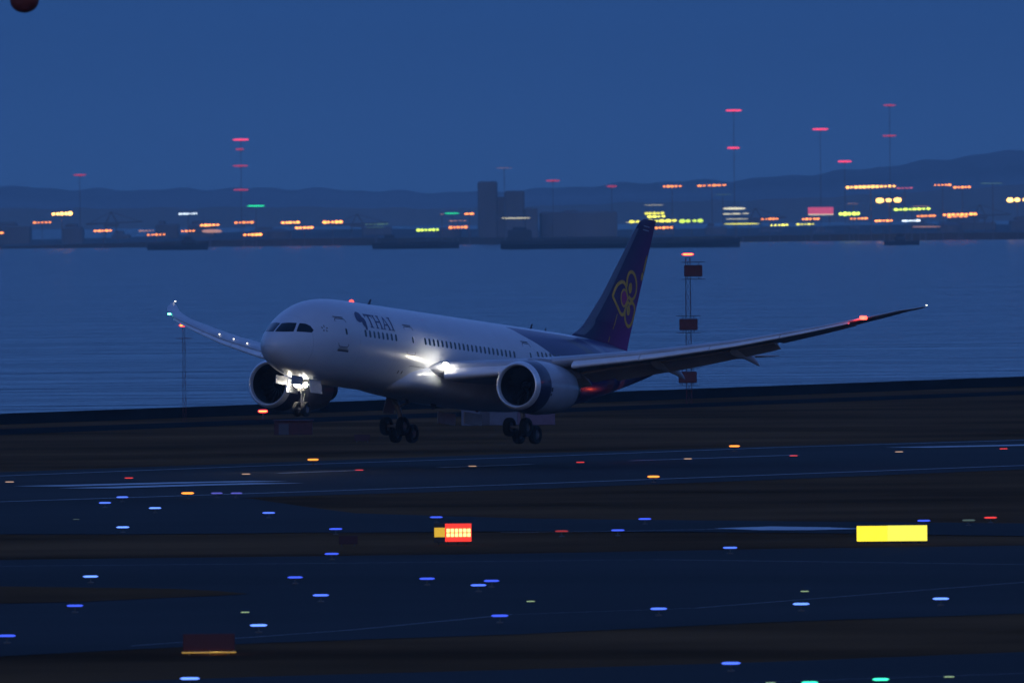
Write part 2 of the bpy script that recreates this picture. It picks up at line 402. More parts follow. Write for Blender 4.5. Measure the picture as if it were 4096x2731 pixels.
# fuselage skin
xs = [0, .02, .06, .1, .15, .22, .3, .4, .5, .65, .8, 1, 1.25, 1.5, 1.8, 2.1, 2.5, 2.9, 3.3, 3.8, 4.3, 4.9, 5.5, 6.2, 7, 8, 9.5] + [11+i for i in range(22)] + [33+.75*i for i in range(31)] + [56.0]
NS = 72; mb = MB(); rings = []
for x in xs:
    hw, zt, zb = sec(x); c = (zt+zb)/2; h = (zt-zb)/2
    rings.append([(x, hw*math.sin(2*math.pi*i/NS), c+h*math.cos(2*math.pi*i/NS)) for i in range(NS)])
mb.loft(rings)
fus = mb.build('fuselage', fm, plane, smooth=True)
# wing to body fairing
mb = MB(); rings = []
FA = [(13.8, .5, -2.3, .3), (14.6, 1.8, -2.15, .7), (15.8, 2.6, -1.95, 1.0), (17.4, 2.98, -1.85, 1.2), (19.5, 3.15, -1.8, 1.34), (22, 3.28, -1.8, 1.44), (28, 3.3, -1.8, 1.5), (31, 3.1, -1.8, 1.46), (33.5, 2.7, -1.85, 1.3), (36, 1.8, -2.0, .95), (37.5, .6, -2.2, .5)]
def lerp_tab(T, x):
    for i in range(len(T)-1):
        if x <= T[i+1][0]: break
    t = (x-T[i][0])/(T[i+1][0]-T[i][0]); t = max(0, min(1, t))
    return [T[i][k]*(1-t)+T[i+1][k]*t for k in range(1, len(T[0]))]
for i in range(49):
    x = 13.8+i*(37.5-13.8)/48; hw, c, h = lerp_tab(FA, x); r_ = []
    for j in range(48):
        t = 2*math.pi*j/48; cs, sn = math.cos(t), math.sin(t); e = .78
        r_.append((x, hw*math.copysign(abs(sn)**e, sn), c+h*math.copysign(abs(cs)**e, cs)))
    rings.append(r_)
mb.loft(rings); mb.build('wing_fairing', M_white, plane, smooth=True)

def decal(poly, name, m, parent=fus, off=.006, side=-1, n=1, hole=None):
    """thin plate that follows the skin; poly is a list of (x, z)"""
    bm = bmesh.new(); vs_ = [bm.verts.new((x, 0, z)) for x, z in poly]; f = bm.faces.new(vs_)
    bmesh.ops.triangulate(bm, faces=[f])
    for _ in range(n): bmesh.ops.subdivide_edges(bm, edges=bm.edges[:], cuts=1, use_grid_fill=True)
    for v in bm.verts: v.co = hull(v.co.x, v.co.z, side, off)
    bmesh.ops.recalc_face_normals(bm, faces=bm.faces)
    me = bpy.data.meshes.new(name); bm.to_mesh(me); bm.free(); me.materials.append(m)
    o = bpy.data.objects.new(name, me); C.objects.link(o); o.parent = parent
    return o
def rrect(cx, cz, w_, h_, r=.1, n=4, lean=0.0):
    out = []
    for sx, sz, a0 in ((1, 1, 0), (-1, 1, 90), (-1, -1, 180), (1, -1, 270)):
        for i in range(n+1):
            a = R(a0+90*i/n); z = sz*(h_/2-r)+r*math.sin(a)
            out.append((cx+sx*(w_/2-r)+r*math.cos(a)+lean*z, cz+z))
    return out
def outline(pts, wd, name, m, parent=fus, off=.006, side=-1):
    """narrow closed band along pts (x, z) on the skin"""
    mb = MB(); n = len(pts); P = []
    for i in range(n):
        a = Vector(pts[i-1]); b_ = Vector(pts[i]); c = Vector(pts[(i+1) % n])
        t = (c-a).normalized(); nn = Vector((-t.y, t.x))*wd/2
        P.append((b_+nn, b_-nn))
    vs_ = []
    for o_, i_ in P: vs_ += [hull(o_.x, o_.y, side, off), hull(i_.x, i_.y, side, off)]
    mb.add(vs_, [(2*i, 2*i+1, (2*i+3) % (2*n), (2*i+2) % (2*n)) for i in range(n)])
    return mb.build(name, m, parent)
def winz(x): return .60 + (x-8.5)*.008
for side in (-1, 1):
    for i in range(8): decal(rrect(8.45+i*.617, winz(8.5)+.02, .29, .50, .13), 'cabin_window', M_cabin, side=side)
    for i in range(22): decal(rrect(17.0+i*.617, winz(17), .29, .50, .13), 'cabin_window', M_cabin, side=side)
    for i in range(7): decal(rrect(33.55+i*.617, winz(30)+.12, .29, .50, .13), 'cabin_window', M_cabin, side=side)
    # passenger doors with outline, window and sill
    for x0, x1, zt, zb, wx_ in ((4.98, 6.15, 1.42, -.52, 5.93), (14.3, 15.55, 1.52, -.42, 15.2), (31.6, 32.75, 1.6, -.35, 32.4)):
        c = ((x0+x1)/2, (zt+zb)/2)
        d_ = outline(rrect(c[0], c[1], x1-x0, zt-zb, .2, 5), .055, 'passenger_door', M_line, side=side)
        decal(rrect(wx_, winz(wx_)-.02, .22, .44, .1), 'door_window', M_cabin, parent=d_, side=side)
        decal(rrect(c[0], zb-.12, x1-x0, .1, .02, 1), 'door_sill', mat('door_sill_metal', (.5, .5, .5), .3, metal=.6), parent=d_, side=side, off=.02)
        decal(rrect(c[0]-.1, zt+.1, x1-x0-.1, .06, .02, 1), 'door_gutter', M_line, parent=d_, side=side, off=.02)
    outline(rrect(16.2, -1.75, 2.2, 1.2, .1, 2), .03, 'cargo_door', M_line, side=side)
    for x_ in (13.98, 14.5): decal(rrect(x_, -1.66, .14, .22, .06), 'vent', M_duct, side=side, off=.008)
    decal(rrect(5.6, -.78, 1.3, .12, .03, 1), 'drain_panel', M_line, side=side, off=.008)

# cockpit windows (four big panes)
def pane(pts, name='cockpit_window'):
    """pts: (x, y, z) approximate; pushed on to the skin"""
    bm = bmesh.new(); vs_ = [bm.verts.new(p) for p in pts]; f = bm.faces.new(vs_); bmesh.ops.triangulate(bm, faces=[f])
    for _ in range(3): bmesh.ops.subdivide_edges(bm, edges=bm.edges[:], cuts=1, use_grid_fill=True)
    for v in bm.verts:
        # slide along x until the point (y, z) lies on the skin
        lo, hi = 0.0, 6.0; y, z = v.co.y, v.co.z
        for _ in range(40):
            mid = (lo+hi)/2; hw, zt, zb = sec(mid); c = (zt+zb)/2; h = (zt-zb)/2
            if (y/hw)**2+((z-c)/h)**2 > 1: lo = mid
            else: hi = mid
        v.co.x = hi-.012
        v.co.z += .008
    bmesh.ops.recalc_face_normals(bm, faces=bm.faces)
    me = bpy.data.meshes.new(name); bm.to_mesh(me); bm.free(); me.materials.append(M_glass)
    o = bpy.data.objects.new(name, me); C.objects.link(o); o.parent = fus
    return o
for s_ in (-1, 1):
    pane([(0, s_*.06, .17), (0, s_*.06, .80), (0, s_*.45, .86), (0, s_*.95, .86), (0, s_*1.06, .50), (0, s_*1.10, .22), (0, s_*.6, .17)])
    pane([(0, s_*1.23, .24), (0, s_*1.17, .60), (0, s_*1.10, .86), (0, s_*1.40, .84), (0, s_*1.66, .70), (0, s_*1.88, .42), (0, s_*1.86, .24)])

# title and emblem on the port side
def letter(quads, x0, z0, sx, sz, name):
    """quads: list of 4 corner tuples in a unit cell"""
    bm = bmesh.new()
    for qd in quads:
        f = bm.faces.new([bm.verts.new((x0+a*sx, 0, z0+c*sz)) for a, c in qd])
    for _ in range(3): bmesh.ops.subdivide_edges(bm, edges=bm.edges[:], cuts=1, use_grid_fill=True)
    for v in bm.verts: v.co = hull(v.co.x, v.co.z, -1, .008)
    bmesh.ops.recalc_face_normals(bm, faces=bm.faces)
    me = bpy.data.meshes.new(name); bm.to_mesh(me); bm.free(); me.materials.append(M_ink)
    o = bpy.data.objects.new(name, me); C.objects.link(o); o.parent = fus
def rect(a, b_, c, d): return [(a, b_), (c, b_), (c, d), (a, d)]
LZ, LH = 1.08, .93
letter([rect(-.05, .86, 1.05, 1.0), rect(.39, .08, .61, .86), rect(.25, 0, .75, .08), rect(-.05, .74, .05, .86), rect(.95, .74, 1.05, .86)], 9.12, LZ, .98, LH, 'title_letter')
letter([rect(.10, .08, .28, .92), rect(.72, .08, .90, .92), rect(.28, .46, .72, .57), rect(0, 0, .38, .08), rect(.62, 0, 1, .08), rect(0, .92, .38, 1), rect(.62, .92, 1, 1)], 10.2, LZ, 1.0, LH, 'title_letter')
letter([[(.02, .06), (.17, .06), (.50, .84), (.45, .96)], [(.45, .96), (.55, 1.0), (.98, .06), (.74, .06)], rect(.28, .32, .70, .42), rect(-.06, 0, .28, .06), rect(.64, 0, 1.06, .06)], 11.3, LZ, .98, LH, 'title_letter')
letter([rect(.28, .08, .72, .92), rect(0, 0, 1, .08), rect(0, .92, 1, 1)], 12.42, LZ, .42, LH, 'title_letter')
bm_pts = []
def blob(cx, cz, rx_, rz_, a=0, n=18):
    return [(cx+rx_*math.cos(2*math.pi*i/n)*math.cos(a)-rz_*math.sin(2*math.pi*i/n)*math.sin(a), cz+rx_*math.cos(2*math.pi*i/n)*math.sin(a)+rz_*math.sin(2*math.pi*i/n)*math.cos(a)) for i in range(n)]
em = decal(blob(8.18, 1.72, .52, .34, .4), 'orchid_emblem', M_ink, n=3, off=.006)
decal(blob(8.62, 1.42, .30, .34, -.3), 'petal', M_ink, parent=em, n=3, off=.009)
decal(blob(8.72, 1.12, .16, .26, 0), 'petal', M_ink, parent=em, n=3, off=.012)
for k in range(5):
    a = R(90+72*k); decal(blob(3.72+.22*math.cos(a), .6+.17*math.sin(a), .08, .045, a, 10), 'alliance_star', M_line, n=2, off=.006)

# antennas and beacon
def blade(x, z, h, c, sweep, name='antenna', top=True, dark=True):
    mb = MB(); s = 1 if top else -1
    mb.loft([[(x, 0, z), (x+c*.4, .035, z), (x+c, 0, z), (x+c*.4, -.035, z)], [(x+sweep, 0, z+s*h), (x+sweep+c*.25, .02, z+s*h), (x+sweep+c*.55, 0, z+s*h), (x+sweep+c*.25, -.02, z+s*h)]])
    return mb.build(name, M_line, fus)
blade(13.55, 2.93, .42, .4, .35); blade(37.2, 2.93, .4, .35, .25); blade(39.4, 2.93, .25, .25, .15)
blade(19.5, -3.1, .5, .5, .2, top=False); blade(23.2, -3.2, .42, .9, .1, top=False)
def dome(parent, x, y, z, r, m, name, sx=1.0, up=1):
    mb = MB(); mb.lathe([(-.02, r), (r*.4*sx, r*.85), (r*.75*sx, r*.55), (r*sx, .004)] if up > 0 else [(.02, r), (-r*.4*sx, r*.85), (-r*.75*sx, r*.55), (-r*sx, .004)], (x, y, z), 'Z', 14)
    return mb.build(name, m, parent, smooth=True)
G_red = glow('beacon_red', (1, .04, .02), 5); G_redhot = glow('nav_red', (1, .05, .03), 8); G_green = glow('nav_green', (.1, 1, .5), 12); G_white = glow('tip_and_glint_white', (1, .93, .75), 4)
dome(fus, 11.3, 0, 2.95, .2, G_red, 'beacon_light')
dome(fus, 30.0, 0, -3.26, .14, mat('beacon_off', (.12, .01, .01), .2), 'beacon_light', up=-1)

# ---------------------------------------------------------------- wings
LEX = [(0, 16.4), (2.9, 17.9), (4.2, 18.45), (9.85, 22.2), (27, 34.0), (28.5, 35.7), (29.5, 37.6), (30.06, 39.3)]
LEZ = [(0, -1.45), (2.9, -1.2), (4, -1.08), (7.2, -.72), (10.8, -.18), (15.7, .62), (20.5, 1.62), (24.5, 2.68), (27, 3.42), (28.5, 3.98), (29.5, 4.5), (30.06, 4.92)]
TEX = [(0, 28.6), (2.9, 28.8), (9.9, 30.1), (27, 36.5), (28.5, 37.6), (29.5, 38.9), (30.06, 39.8)]
TC = [(0, .14), (2.9, .135), (9.9, .115), (27, .095), (30.06, .09)]
TW = [(0, 3.4), (2.9, 3.0), (9.9, .7), (27, -1.6), (30.06, -2.0)]
def tab(T, x): return lerp_tab(T, x)[0]
def smooth_tab(T, x, d=.8): return (tab(T, max(T[0][0], x-d))+tab(T, x)*2+tab(T, min(T[-1][0], x+d)))/4
def foil(y, a=0.0, b_=1.0, n=16, side=1, dx=0.0, dz=0.0, rot=0.0, thick=1.0):
    """ring of the wing section between chord fractions a and b_"""
    xl, xt = smooth_tab(LEX, y, .4), smooth_tab(TEX, y, .4); ch = xt-xl; zl = smooth_tab(LEZ, y); t = tab(TC, y)*thick; tw = R(tab(TW, y))
    up, lo = [], []
    for i in range(n+1):
        f = a+(b_-a)*(1-math.cos(math.pi*i/n))/2
        yt = 5*t*(.2969*math.sqrt(max(f, 0))-.126*f-.3516*f*f+.2843*f**3-.1036*f**4)
        cam_ = .012*math.sin(math.pi*f)+.018*f*f*(1-f)*4
        up.append((f*ch, (cam_+yt)*ch)); lo.append((f*ch, (cam_-yt*.95)*ch))
    ring = up+lo[::-1][1 if b_ == 1.0 else 0:(-1 if a == 0.0 else None)]
    out = []
    px, pz = (b_ if a == 0.0 and b_ < .5 else a)*ch, 0
    for fx, fz in ring:
        if rot:
            rx_, rz_ = fx-px, fz-pz; cs, sn = math.cos(rot), math.sin(rot)
            fx, fz = px+rx_*cs+rz_*sn, pz-rx_*sn+rz_*cs
        fx += dx*ch; fz += dz*ch
        X = xl+fx*math.cos(tw)+fz*math.sin(tw); Z = zl-fx*math.sin(tw)+fz*math.cos(tw)
        out.append((X, side*y, Z))
    return out
def span(y0, y1, n): return [y0+(y1-y0)*i/n for i in range(n+1)]
for side in (-1, 1):
    ys = span(1.5, 27, 44)+[27.4, 27.8, 28.2, 28.6, 29.0, 29.3, 29.6, 29.85, 30.0, 30.06]
    mb = MB(); mb.loft([foil(y, 0, 1.0, 18, side) for y in ys])
    wing = mb.build('wing', M_wing, plane, smooth=True)
    # drooped slats
    for y0, y1 in ((3.9, 8.4), (11.2, 15.0), (15.06, 19.0), (19.06, 23.0), (23.06, 26.9)):
        mb = MB(); mb.loft([foil(y, 0, .145 if y > 9.5 else .11, 10, side, dx=-.045, dz=-.028, rot=-R(16), thick=1.02) for y in span(y0, y1, 10)])
        mb.build('slat', M_slat, wing, smooth=True)
    # flaps
    for y0, y1, a, rt in ((3.3, 8.9, .80, 24), (9.0, 10.6, .78, 16), (10.7, 21.4, .74, 20)):
        mb = MB(); mb.loft([foil(y, a, 1.0, 10, side, dx=.06, dz=-.015, rot=R(rt), thick=1.1) for y in span(y0, y1, 12)])
        mb.build('flap', M_wing, wing, smooth=True)
    mb = MB(); mb.loft([foil(y, .78, 1.0, 8, side, dx=.004, dz=-.002, rot=R(6)) for y in span(21.6, 26.4, 8)])
    mb.build('aileron', M_wing, wing, smooth=True)
    # flap track fairings
    for y, L_, r_ in ((7.0, 5.6, .42), (14.0, 5.2, .38), (18.9, 4.6, .33)):
        xt = tab(TEX, y); ch = xt-tab(LEX, y); zl = tab(LEZ, y); tw = R(tab(TW, y)); zc = zl-math.sin(tw)*ch*.75-.22
        mb = MB(); rings = []
        for i in range(21):
            f = i/20; x = xt-.40*ch*.9+f*L_; rr = r_*math.sin(math.pi*min(1, f**.75))**.7+.012
            droop = max(0, f-.45)**1.5*L_*.38
            z = zc-droop
            rings.append([(x, side*(y)+rr*.62*math.cos(2*math.pi*j/14), z+rr*1.15*math.sin(2*math.pi*j/14)) for j in range(14)])
        mb.loft(rings); mb.build('flap_fairing', M_wing, wing, smooth=True)
    # navigation and tip lights
    nx, ny, nz = tab(LEX, 27.7)-.05, side*27.7, tab(LEZ, 27.7)+.02
    mb = MB(); mb.bbox((nx-.05, ny, nz), (.36, .46, .26) if side < 0 else (.2, .26, .12), .05); mb.build('navigation_light', G_redhot if side < 0 else G_green, wing)
    mb = MB(); mb.bbox((39.62, side*30.05, 4.95), (.14, .08, .05), .01); mb.build('tip_light', G_white, wing)
    ld = bpy.data.lights.new('navigation_glow', 'POINT'); ld.energy = (30 if side < 0 else 3)*K; ld.color = (1, .05, .04) if side < 0 else (.1, 1, .5); ld.shadow_soft_size = .1
    lo_ = bpy.data.objects.new('navigation_glow', ld); C.objects.link(lo_); lo_.parent = wing; lo_.location = (nx-.5, ny, nz-.1)
    if side > 0:  # small glowing blocks stand in for landing-light reflections on the slats
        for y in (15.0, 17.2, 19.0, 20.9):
            xx = tab(LEX, y)-.02; mb = MB(); mb.bbox((xx+.2, y, tab(LEZ, y)+.24), (.09, .09, .07), .02); mb.build('leading_edge_glint', G_white, wing)
    # lamps in the wing root: landing lights pointing forward
    lx, ly, lz = 18.2, side*3.9, -.90
    mb = MB(); mb.lathe([(0, .19), (-.05, .16), (-.07, .08), (-.075, .003)], (lx-.25, ly, lz), 'X', 16); mb.lathe([(0, .19), (.25, .15), (.26, .003)], (lx-.25, ly, lz), 'X', 16)
    lamp = mb.build('landing_light', glow('landing_lamp', (1, .95, .8), 55), wing, smooth=True)
    # the beam
    ld = bpy.data.lights.new('landing_beam', 'SPOT'); ld.energy = 85*K; ld.spot_size = R(150); ld.spot_blend = 1.0; ld.color = (1, .9, .68); ld.shadow_soft_size = .12
    lo_ = bpy.data.objects.new('landing_beam', ld); C.objects.link(lo_); lo_.parent = wing
    lo_.matrix_parent_inverse = Matrix.Identity(4)
    lo_.location = (lx-.55, side*4.3, lz+.05)
    lo_.rotation_euler = Vector((-1, -side*.30, .30)).to_track_quat('-Z', 'Y').to_euler()

    # --- engine
    ex, ey, ez = 17.48, side*9.85, -2.30
    tilt = Matrix.Translation((ex, ey, ez)) @ Matrix.Rotation(R(-1.2), 4, 'Y') @ Matrix.Rotation(R(-side*1.5), 4, 'Z')
    def eng(mb, name, m, parent, smooth=True):
        mb.v = [tuple(tilt @ Vector(v)) for v in mb.v]
        return mb.build(name, m, parent, smooth=smooth)
    mb = MB(); mb.lathe([(.42, 1.69), (.8, 1.77), (1.4, 1.84), (1.75, 1.86)], (0, 0, 0), 'X', 64, 1); mb.lathe([(1.75, 1.86), (2.4, 1.88), (3.4, 1.87), (4.6, 1.80), (5.6, 1.69), (6.5, 1.54), (6.52, 1.49), (5.6, 1.5), (4.2, 1.5)], (0, 0, 0), 'X', 64)
    nac = eng(mb, 'engine_cowl', [M_nac, mat('inlet_cowl_navy', (.035, .035, .075), .3, coat=.3)], plane)
    mb = MB(); mb.lathe([(.42, 1.692), (.22, 1.645), (.08, 1.58), (.015, 1.53), (0, 1.48), (.03, 1.44), (.14, 1.40), (.32, 1.375)], (0, 0, 0), 'X', 64)
    eng(mb, 'inlet_lip', M_lip, nac)
    mb = MB(); mb.lathe([(.32, 1.375), (.8, 1.385), (1.5, 1.42), (1.75, 1.42), (1.76, .3)], (0, 0, 0), 'X', 48)
    eng(mb, 'inlet_duct', M_duct, nac)
    mb = MB()
    for k in range(18):
        a0 = 2*math.pi*k/18
        for (r0, t0), (r1, t1) in (((.35, 0), (.75, .10)), ((.75, .10), (1.1, .17)), ((1.1, .17), (1.4, .2))):
            w0, w1 = .15*r0+.12, .15*r1+.1
            def pt(r, a, x): return (x, r*math.cos(a), r*math.sin(a))
            mb.add([pt(r0, a0+t0-w0/r0*.5, 1.35), pt(r0, a0+t0+w0/r0*.5, 1.58), pt(r1, a0+t1+w1/r1*.5, 1.58), pt(r1, a0+t1-w1/r1*.5, 1.35)], [(0, 1, 2, 3)])
    eng(mb, 'fan', M_fan, nac)
    mb = MB(); mb.lathe([(.85, .003), (.95, .1), (1.15, .22), (1.45, .35), (1.6, .37)], (0, 0, 0), 'X', 24)
    eng(mb, 'spinner', M_fan, nac)
    mb = MB(); mb.lathe([(4.2, 1.25), (6.0, 1.22), (7.2, 1.05), (8.3, .80), (8.32, .76), (7.2, .76)], (0, 0, -.02), 'X', 40); eng(mb, 'core_nozzle', M_hot, nac)
    mb = MB(); mb.lathe([(7.0, .56), (8.0, .50), (8.8, .30), (9.4, .06), (9.42, .003)], (0, 0, -.02), 'X', 24); eng(mb, 'exhaust_cone', M_hot, nac)
    mb = MB(); rings = []
    for x, zt, zb, hw in ((.9, 1.66, 1.5, .04), (1.8, 1.98, 1.4, .16), (3.2, 2.12, 1.3, .22), (4.6, 2.12, .9, .24), (5.8, 1.95, .55, .24), (7.5, 1.62, .75, .2), (9.6, 1.35, .95, .1)):
        rings.append([(x, hw, zb), (x, hw, zt-.1), (x, hw*.4, zt), (x, -hw*.4, zt), (x, -hw, zt-.1), (x, -hw, zb)])
    mb.loft(rings); eng(mb, 'pylon', M_nac, nac)
    mb = MB(); mb.add([(1.5, -side*.1-(-side)*0, 0)], []); mb = MB()
    # strake on the inboard side of the cowl, small vent and service panels on the outboard side
    a = math.radians(38); mb.add([(1.3, -side*1.86*math.cos(a), 1.86*math.sin(a)), (2.7, -side*1.87*math.cos(a), 1.87*math.sin(a)), (2.6, -side*2.25*math.cos(a), 2.25*math.sin(a)), (2.2, -side*2.25*math.cos(a), 2.25*math.sin(a))], [(0, 1, 2, 3)])
    eng(mb, 'strake', M_nac, nac, False)
    for px_, a0, wd_, hh in ((1.75, -6, .24, .30), (1.75, -17, .2, .16), (3.9, -14, .3, .2)):
        mb = MB(); rr = 1.88 if px_ < 2.5 else 1.80
        pts4 = []
        for dx_, da in ((0, -hh/rr/2), (wd_, -hh/rr/2), (wd_, hh/rr/2), (0, hh/rr/2)):
            aa = R(a0)+da; pts4.append((px_+dx_, side*rr*math.cos(aa), rr*math.sin(aa)))
        mb.add(pts4, [(0, 1, 2, 3)]); eng(mb, 'cowl_panel', M_line, nac, False)

    # --- horizontal stabiliser
    mb = MB(); rings = []
    for i in range(17):
        f = i/16; y = .4+f*(9.65-.4); xl = 47.6+(y)*.80; ch = 5.3*(1-f)+1.45*f
        if f > .93: xl += (f-.93)*9; ch -= (f-.93)*8
        z = 1.35+y*math.tan(R(6.5)); r_ = []
        for j in range(24):
            t = 2*math.pi*j/24; fx = (1-math.cos(t))/2
            yt = .5*.6*(.2969*math.sqrt(fx)-.126*fx-.3516*fx**2+.2843*fx**3-.1015*fx**4)*1.7
            r_.append((xl+fx*ch, side*y, z+(yt if t < math.pi else -yt)*ch-fx*ch*(-.03)))
        rings.append(r_)
    mb.loft(rings); mb.build('horizontal_stabiliser', M_wing, plane, smooth=True)

# ---------------------------------------------------------------- tail fin
fin_m = mat('fin_paint', (.012, .010, .05), .42)
nt = fin_m.node_tree; b = nt.nodes['Principled BSDF']
tc = nt.nodes.new('ShaderNodeTexCoord'); sp = nt.nodes.new('ShaderNodeSeparateXYZ'); nt.links.new(tc.outputs['Object'], sp.inputs[0])
s1 = nt.nodes.new('ShaderNodeMath'); s1.operation = 'MULTIPLY_ADD'; s1.inputs[1].default_value = -.85; nt.links.new(sp.outputs[2], s1.inputs[0]); nt.links.new(sp.outputs[0], s1.inputs[2])
rp = nt.nodes.new('ShaderNodeMapRange'); nt.links.new(s1.outputs[0], rp.inputs[0]); rp.inputs[1].default_value = 43.0; rp.inputs[2].default_value = 49.0
r2 = nt.nodes.new('ShaderNodeValToRGB'); nt.links.new(rp.outputs[0], r2.inputs[0])
r2.color_ramp.elements[0].color = (.022, .008, .065, 1); r2.color_ramp.elements[1].color = (.26, .014, .18, 1)
nt.links.new(r2.outputs[0], b.inputs['Base Color'])
FLE = [(2.2, 41.5), (3.05, 43.6), (3.35, 44.3), (3.7, 45.0), (4.5, 46.0), (6.2, 47.85), (8.5, 49.95), (11.3, 52.5), (11.75, 53.0), (11.95, 53.6)]
FTE = [(2.2, 51.75), (3.0, 51.95), (10.0, 54.65), (11.3, 55.15), (11.95, 55.4)]
def fin_ring(z, a=0., b_=1., n=20, grow=1.0):
    xl, xt = tab(FLE, z), tab(FTE, z); ch = xt-xl; tt = .10 if z > 4 else .10*min(1, 6.3/ch)
    pts1, pts2 = [], []
    for i in range(n+1):
        f = a+(b_-a)*(1-math.cos(math.pi*i/n))/2
        yt = 5*tt*(.2969*math.sqrt(f)-.126*f-.3516*f*f+.2843*f**3-.1036*f**4)*ch*grow
        pts1.append((xl+f*ch, yt, z)); pts2.append((xl+f*ch, -yt, z))
    return pts1+pts2[::-1][1:-1] if a == 0 and b_ == 1 else pts1+pts2[::-1]
fin_zs = [2.0+.25*i for i in range(38)]+[11.5, 11.7, 11.85, 11.95]
mb = MB(); mb.loft([fin_ring(max(2.2, z)) if z > 2.2 else [(p[0], p[1], z) for p in fin_ring(2.2)] for z in fin_zs])
fin = mb.build('tail_fin', fin_m, plane, smooth=True)
mb = MB(); mb.loft([fin_ring(z, 0, .10 if z > 4 else .14, 8, 1.03) for z in [3.1+.3*i for i in range(28)]])
mb.v = [(v[0]-.02, v[1], v[2]) for v in mb.v]
mb.build('fin_leading_edge', mat('fin_edge_grey', (.13, .14, .19), .4, metal=.2), fin, smooth=True)
def fin_y(x, z):
    xl, xt = tab(FLE, z), tab(FTE, z); ch = xt-xl; tt = .10 if z > 4 else .10*min(1, 6.3/ch); f = max(.0, min(1, (x-xl)/ch))
    return 5*tt*(.2969*math.sqrt(f)-.126*f-.3516*f*f+.2843*f**3-.1036*f**4)*ch
def catmull(pts, closed=True, n=6):
    out = []; N = len(pts); rng = range(N if closed else N-1)
    for i in rng:
        p0, p1, p2, p3 = [pts[(i+k) % N] if closed else pts[max(0, min(N-1, i+k))] for k in (-1, 0, 1, 2)]
        for j in range(n):
            t = j/n
            out.append(tuple(.5*(2*p1[k]+(p2[k]-p0[k])*t+(2*p0[k]-5*p1[k]+4*p2[k]-p3[k])*t*t+(3*p1[k]-p0[k]-3*p2[k]+p3[k])*t**3) for k in (0, 1)))
    if not closed: out.append(pts[-1])
    return out
def fin_band(pts, wd, m, name, parent, closed=True, off=.012):
    P = catmull(pts, closed)
    for side in (-1, 1):
        mb = MB(); n = len(P); vs_ = []
        for i in range(n):
            a = Vector(P[i-1] if closed or i else P[0]); c = Vector(P[(i+1) % n] if closed or i < n-1 else P[-1]); t = (c-a).normalized(); nn = Vector((-t.y, t.x))*wd/2
            for sg in (1, -1):
                q_ = Vector(P[i])+nn*sg; vs_.append((q_.x, side*(fin_y(q_.x, q_.y)+off), q_.y))
        k = n if closed else n-1
        mb.add(vs_, [(2*i, 2*i+1, (2*i+3) % (2*n), (2*i+2) % (2*n)) for i in range(k)]); mb.build(name, m, parent)
def fin_disc(poly, m, name, parent, off=.014):
    P = catmull(poly, True)
    for side in (-1, 1):
        cx_, cz_ = sum(p[0] for p in P)/len(P), sum(p[1] for p in P)/len(P)
        mb = MB(); mb.add([(cx_, side*(fin_y(cx_, cz_)+off), cz_)]+[(x, side*(fin_y(x, z)+off), z) for x, z in P], [(0, i+1, (i+1) % len(P)+1) for i in range(len(P))])
        mb.build(name, m, parent)
EMB = fin
fin_band([(48.82, 6.09), (49.15, 6.6), (49.6, 7.02), (50.24, 7.24), (50.75, 7.05), (51.0, 6.55), (51.35, 6.05)], .25, M_gold, 'emblem_petal', EMB, False)
fin_band([(48.82, 6.12), (49.2, 5.75), (49.66, 5.36), (50.15, 4.98), (50.6, 4.95), (50.9, 5.3), (51.15, 5.72), (51.5, 5.9)], .25, M_gold, 'emblem_petal', EMB, False)
fin_band([(50.95, 6.95), (51.0, 7.55), (51.3, 7.95), (51.8, 8.03), (52.3, 7.75), (52.62, 7.2), (52.6, 6.6), (52.2, 6.17), (51.75, 6.1), (51.4, 6.3)], .25, M_gold, 'emblem_petal', EMB, False)
fin_band([(50.85, 5.25), (50.95, 4.7), (51.3, 4.3), (51.75, 4.18), (52.2, 4.42), (52.5, 4.95), (52.6, 5.45), (52.3, 5.82), (51.85, 5.85), (51.45, 5.7)], .25, M_gold, 'emblem_petal', EMB, False)
fin_band([(50.09, 6.1), (50.2, 6.5), (50.57, 6.72), (50.98, 6.5), (51.19, 6.14), (50.95, 5.72), (50.64, 5.52), (50.25, 5.72)], .15, M_gold, 'emblem_heart', EMB)
fin_disc([(50.14, 6.1), (50.3, 6.5), (50.6, 6.65), (50.95, 6.45), (51.12, 6.14), (50.9, 5.75), (50.64, 5.58), (50.3, 5.72)], M_mag, 'emblem_heart', EMB, .010)
fin_disc([(51.25, 6.85), (51.4, 7.2), (51.7, 7.25), (51.85, 6.95), (51.75, 6.6), (51.45, 6.5)], M_gold, 'emblem_dot', EMB)
fin_disc([(51.15, 5.3), (51.3, 5.6), (51.6, 5.65), (51.78, 5.35), (51.68, 5.02), (51.35, 4.95)], M_gold, 'emblem_dot', EMB)
fin_disc([(53.3, 7.8), (53.45, 8.1), (53.7, 8.15), (53.75, 7.85), (53.6, 7.6), (53.38, 7.55)], M_gold, 'emblem_dot', EMB)
fin_disc([(53.65, 8.3), (53.85, 8.9), (54.1, 9.4), (54.2, 9.3), (54.0, 8.7), (53.82, 8.2)], M_gold, 'emblem_dot', EMB)
fin_band([(49.05, 3.8), (49.3, 4.3), (49.6, 4.9)], .09, M_gold, 'emblem_stroke', EMB, False)
fin_band([(48.5, 2.85), (48.66, 3.25)], .09, M_gold, 'emblem_stroke', EMB, False)
